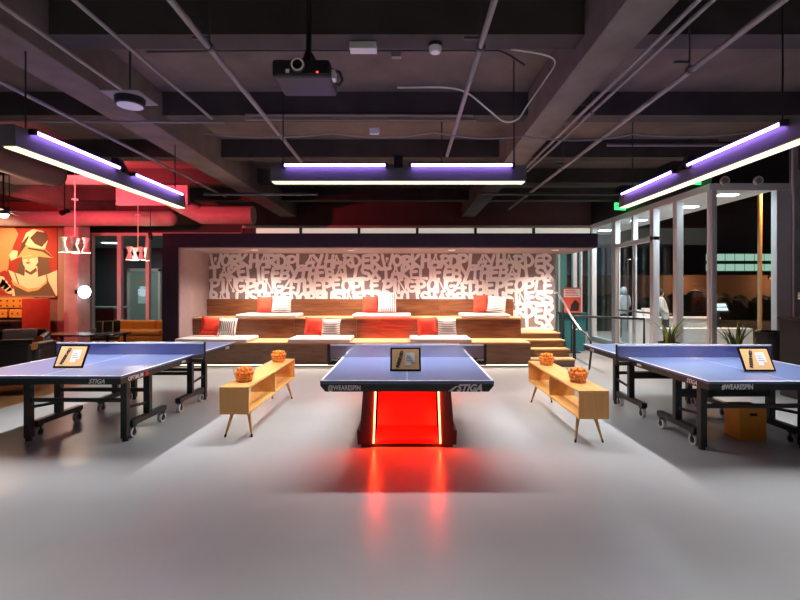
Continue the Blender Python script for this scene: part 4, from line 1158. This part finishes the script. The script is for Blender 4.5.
# poster and bin behind the handrail
po = empty('poster_stand', (4.05, 11.3, 0)); tag(po, 'red and white poster on a stand behind the handrail', 'poster')
MB().box(-.22, .22, -.01, .01, .98, 1.60).build('board', 'poster_red', po)
MB().box(-.20, .20, -.0125, -.01, 1.36, 1.56).build('white_block', 'paper_white', po)
for k in range(4): MB().box(-.17, .17 - .03*k, -.0145, -.0125, 1.39 + .04*k, 1.41 + .04*k).build('printed_line', 'poster_red', po)
MB().prism([(-.05, 1.02), (.16, 1.02), (.18, 1.2), (.08, 1.3), (-.02, 1.18)], 'y', -.0125, -.01).build('printed_shape', 'ink_black', po)
MB().cyl((0, .02, 0), (0, .02, 1.0), .018, n=8).build('pole', 'black_metal', po)
MB().box(-.18, .18, -.12, .16, 0, .02).build('base', 'black_metal', po)
tb = empty('recycling_bin', (4.22, 11.75, 0)); tag(tb, 'teal recycling bin with a white symbol behind the handrail', 'bin')
MB().prism([(-.25, 0), (.25, 0), (.28, .9), (-.28, .9)], 'y', -.22, .22).build('body', 'teal_bin', tb, bevel=0.02)
MB().box(-.30, .30, -.24, .24, .9, .97).build('lid', 'teal_bin', tb, bevel=0.02)
MB().lathe([(.06, -.002), (.09, -.002), (.09, .002), (.06, .002)], n=20, closed=True).build('symbol', 'print_white', tb, loc=(0, -.2225, .62)).rotation_euler = (R(90), 0, 0)

# ------------------------------------------------------------------ outside
struct(MB().box(WX + 0.1, 8.8, YC + 0.2, 17.0, -0.02, 0.0).build('floor', 'paving'), 'paving outside the entrance, made pale to bounce light')
og = struct(MB().box(WX, 60, YC + 0.2, 60, -0.3, -0.02).build('floor', 'asphalt'), 'dark street pavement outside the glazing')
sf = struct(MB().box(WX + 0.1, 6.86, YC + 0.2, 15.6, 3.40, 3.6).build('ceiling', 'soffit_white'), 'pale outdoor soffit over the entrance')
for k, (x, y) in enumerate(((6.25, 9.0), (6.3, 10.3), (6.2, 12.3), (6.2, 14.4))):
    MB().box(x - .18, x + .18, y - .09, y + .09, 3.385, 3.399).build('soffit_light', 'cool_glow', sf)
mat('green_lit', (0.4, 0.6, 0.5), 0.6, emit=(0.50, 0.80, 0.62), es=0.45)
gb = empty('parking_building', (22, 34, 0)); tag(gb, 'far building with pale green lit window bands across the street', 'building')
MB().box(-4, 10, 0, 6, -.3, 9).build('wall', 'outside_dark', gb)
for r in range(2):
    for k in range(7):
        MB().box(.1 + k*.72, .1 + k*.72 + .64, -.05, 0, 2.9 + r*.75, 3.4 + r*.75).build('window', 'green_lit', gb)
bw = struct(MB().box(8, 40, 26, 26.4, -.3, 2.35).build('wall_outside', 'outside_brick'), 'brick-red boundary wall across the street')
for x in (15.5, 20.5):  # lamps added to brighten the brick wall
    e = empty('added_wall_lamp', (x, 25.9, 2.2)); tag(e, 'small added amber lamp brightening the brick wall across the street', 'lamp', 'added amber lamps on the far brick wall')
    MB().box(-.10, .10, 0, .09, -.10, .10).build('box', 'black_metal', e)
    MB().box(-.08, .08, -.01, 0, -.08, .0).build('lens', 'm_orange', e)
    l = bpy.data.lights.new('added_wall_light', 'POINT'); l.energy = 130; l.color = (1, .45, .2); l.shadow_soft_size = .1
    o = bpy.data.objects.new('added_wall_light', l); COL.objects.link(o); o.parent = e; o.location = (0, -1.0, -.3)
rnd = random.Random(3)
hd = MB()
for k in range(60):
    x = 8.5 + k * .42
    hd.sphere((x + rnd.uniform(-.2, .2), 24.5 + rnd.uniform(-.4, .4), .35), rnd.uniform(.5, .8), 8, 6, (1, .8, rnd.uniform(1.0, 1.6)))
h = hd.build('hedge', 'hedge', smooth=True); tag(h, 'dark clipped hedge along the brick wall across the street', 'hedge')
lp = empty('street_lamp', (9.05, 11.8, -.02)); tag(lp, 'street lamp post glowing orange outside the tall window', 'street lamp')
mat('lamp_post', (0.35, 0.22, 0.12), 0.6)
MB().cyl((0, 0, 0), (0, 0, 4.15), .05, n=12).build('post', 'lamp_post', lp)
MB().tube([(0, 0, 4.1), (.1, -.1, 4.3), (.35, -.35, 4.35)], .03, 8).build('arm', 'lamp_post', lp)
mat('sodium', (1, .5, .1), .5, emit=(1, .40, .05), es=14)
MB().sphere((.4, -.4, 4.28), .11, 14, 8, (1.3, 1, .6)).build('lamp_globe', 'sodium', lp, smooth=True)
l = bpy.data.lights.new('street_lamp_light', 'POINT'); l.energy = 520; l.color = (1, .42, .10); l.shadow_soft_size = .1
o = bpy.data.objects.new('street_lamp_light', l); COL.objects.link(o); o.parent = lp; o.location = (.42, -.42, 4.05)
l = bpy.data.lights.new('soffit_lamp_light', 'AREA'); l.energy = 120; l.size = .8; l.size_y = 5.5; l.shape = 'RECTANGLE'; l.color = (.85, .95, 1)
o = bpy.data.objects.new('soffit_lamp_light', l); COL.objects.link(o); o.location = (6.25, 11.8, 3.37)
# outdoor counter, screen, boxes
oc = empty('outdoor_counter', (7.15, 12.6, 0)); tag(oc, 'pale low counter wall outside the glass doors', 'counter')
MB().box(-.9, 1.6, .35, .8, 0, .72).build('front', 'soffit_white', oc, bevel=.005)
MB().box(-.95, 1.65, .30, .85, .72, .76).build('top', 'white_paint', oc, bevel=.005)
for k in range(3):
    c = MB().box(-.09, .09, -.09, .09, 0, .20 + .05*(k % 2)).build('carton', 'white_paint', bevel=.004, loc=(6.62 + k*.24, 13.2, .76)); tag(c, ('tallest white carton in the middle of three on the outdoor counter' if k == 1 else 'short white carton at an end of the row on the outdoor counter'), 'carton', 'white cartons on the outdoor counter')
pw_ = struct(MB().box(5.9, 8.2, 10.9, 11.2, 0, .62).build('wall_outside', 'soffit_white'), 'low pale planter wall outside the window panes')
ds = empty('outdoor_display', (7.75, 11.4, 0)); tag(ds, 'small tilted blue-white lit screen outside the window', 'screen')
mat('screen_blue', (0.3, .5, .6), .4, emit=(.35, .68, .85), es=.9)
M = Matrix.Translation((0, 0, 1.0)) @ Matrix.Rotation(R(-30), 4, 'X')
MB().box(-.25, .25, 0, .03, 0, .26, M=M).build('housing', 'black_metal', ds)
MB().box(-.22, .22, -.004, 0, .03, .11, M=M).box(-.10, .22, -.004, 0, .14, .22, M=M).build('screen', 'screen_blue', ds)
MB().cyl((0, .05, 0), (0, .05, 1.02), .03, n=10).build('post', 'black_metal', ds)

def person(loc, rz, label, jacket, hood, lean=0.0, H=1.62):
    k = H / 1.75
    J = {'pelvis': (0,0,.95), 'waist': (0,.01+lean*.3,1.10), 'chest': (0,.02+lean*.7,1.32), 'neck': (0,.02+lean,1.48), 'head0': (0,.0+lean*1.1,1.58), 'head1': (0,-.01+lean*1.15,1.70),
         'shL': (-.17,.02+lean*.85,1.42), 'elL': (-.23,-.02+lean,1.15), 'haL': (-.16,-.20+lean,1.02), 'shR': (.17,.02+lean*.85,1.42), 'elR': (.23,-.02+lean,1.15), 'haR': (.16,-.20+lean,1.02),
         'hipL': (-.09,0,.90), 'knL': (-.10,-.02,.50), 'anL': (-.10,.02,.08), 'toL': (-.11,-.14,.035), 'hipR': (.09,0,.90), 'knR': (.10,-.02,.50), 'anR': (.10,.02,.08), 'toR': (.11,-.14,.035)}
    E = [('pelvis','waist'),('waist','chest'),('chest','neck'),('neck','head0'),('head0','head1'),('chest','shL'),('shL','elL'),('elL','haL'),('chest','shR'),('shR','elR'),('elR','haR'),
         ('pelvis','hipL'),('hipL','knL'),('knL','anL'),('anL','toL'),('pelvis','hipR'),('hipR','knR'),('knR','anR'),('anR','toR')]
    RD = {'pelvis': (.17,.13), 'waist': (.17,.13), 'chest': (.19,.14), 'neck': (.06,.06), 'head0': (.08,.09), 'head1': (.075,.085), 'shL': (.085,.085), 'shR': (.085,.085), 'elL': (.06,.06), 'elR': (.06,.06), 'haL': (.035,.035), 'haR': (.035,.035),
          'hipL': (.10,.10), 'hipR': (.10,.10), 'knL': (.07,.07), 'knR': (.07,.07), 'anL': (.045,.045), 'anR': (.045,.045), 'toL': (.04,.03), 'toR': (.04,.03)}
    names = list(J)
    me = bpy.data.meshes.new('person')
    me.from_pydata([Vector(J[n]) * k for n in names], [(names.index(a), names.index(b)) for a, b in E], [])
    o = bpy.data.objects.new('person', me); COL.objects.link(o)
    sk = o.modifiers.new('skin', 'SKIN'); o.modifiers.new('sub', 'SUBSURF').levels = 2
    for i, n in enumerate(names):
        me.skin_vertices[0].data[i].radius = (RD[n][0]*k, RD[n][1]*k)
    me.skin_vertices[0].data[0].use_root = True
    dg = bpy.context.evaluated_depsgraph_get()
    m2 = bpy.data.meshes.new_from_object(o.evaluated_get(dg))
    bpy.data.objects.remove(o)
    m2.materials.clear()
    for m in (jacket, 'trousers_dark', 'skin'): m2.materials.append(MATS[m])
    for p in m2.polygons:
        z = p.center.z / k; r = abs(p.center.x) / k
        p.material_index = 1 if z < .86 else (2 if z > 1.50 or (z < 1.06 and p.center.y/k < -.15) else 0)
        p.use_smooth = True
    o = bpy.data.objects.new('person', m2); COL.objects.link(o)
    o.location = loc; o.rotation_euler = (0, 0, rz)
    tag(o, label, 'person')
    hy = (.0 + lean*1.12) * k
    mb = MB().sphere((0, .035 + hy, 1.645*k), .115*k, 16, 10, (1, 1.0, 1.2))
    mb.build('hood' if hood else 'hair', jacket if hood else 'hair_dark', o, smooth=True)
    for s in (-1, 1):          # fingers curled in front of the body
        for q in range(5):
            b = Vector((s*(.16 - .018*q + .036), -.22 + lean, 1.01)) * k
            MB().tube([b, b + Vector((0, -.04, -.01))*k, b + Vector((0, -.06, -.035 + .004*q))*k], [.009*k, .008*k, .006*k], 6).build('finger', 'skin', o, smooth=True)
    return o
person((6.72, 14.3, 0), R(180), 'person in a grey hooded jacket seen from behind through the glass doors', 'jacket_grey', True, H=1.60)
person((6.95, 12.35, 0), R(60), 'person in a pale jacket leaning over outside the window panes', 'jacket_pale', False, 0.12, H=1.56)

# street side seen through the left shop window
struct(MB().box(-16, -4.6, 14.2, 20, -.25, -.02).build('floor', 'asphalt'), 'dark floor of the passage beyond the shop window')
struct(MB().box(-16, -4.6, 19.4, 19.6, -.02, 3.6).build('wall_outside', mat('passage_wall', (.07, .06, .075), .8)))
struct(MB().box(-16, -4.6, 14.25, 19.6, 3.28, 3.5).build('ceiling', mat('passage_ceiling', (.42, .55, .50), .8)))
od = empty('door_2'); struct(od, 'pale grey-green door with a white notice beyond the shop window')
mat('door_paint', (.30, .36, .33), .6)
MB().box(-11.65, -10.45, 19.34, 19.395, 0, 2.3).build('door_leaf', 'door_paint', od)
for x in (-11.75, -10.45): MB().box(x, x + .10, 19.30, 19.398, 0, 2.4).build('door_frame', 'window_frame_pale', od)
MB().box(-11.75, -10.35, 19.30, 19.398, 2.3, 2.42).build('door_frame', 'window_frame_pale', od)
MB().box(-11.3, -10.95, 19.325, 19.339, .95, 1.55).build('notice', mat('notice_lit', (.85, .92, .92), .6), od)
MB().box(-11.25, -10.98, 19.325, 19.339, 1.8, 1.9).build('notice', 'm_orange', od)
for x in (-11.0, -8.2):
    MB().box(x - .3, x + .3, 17.0, 17.3, 3.265, 3.279).build('passage_lamp', 'cool_glow')
for o_ in [o for o in bpy.data.objects if o.name.startswith('passage_lamp')]:
    tag(o_, 'pale ceiling lamp in the passage beyond the shop window', 'lamp', 'passage ceiling lamps')
car = empty('dark_red_block', (-11.6, 17.2, -.02)); tag(car, 'dark red car-like block in the passage beyond the shop window', 'counter')  # plain block in place of a car-like dark red shape
mat('dark_red', (.16, .015, .04), .4)
MB().box(-.8, .9, -.4, .4, 0, .85).build('front', 'dark_red', car, bevel=.02)
MB().box(-.85, .95, -.45, .45, .85, .92).build('top', 'grey_plastic', car, bevel=.01)
l = bpy.data.lights.new('passage_light', 'AREA'); l.energy = 45; l.size = 3; l.size_y = .4; l.shape = 'RECTANGLE'; l.color = (.75, 1, .9)
o = bpy.data.objects.new('passage_light', l); COL.objects.link(o); o.location = (-9.8, 17.2, 3.24)
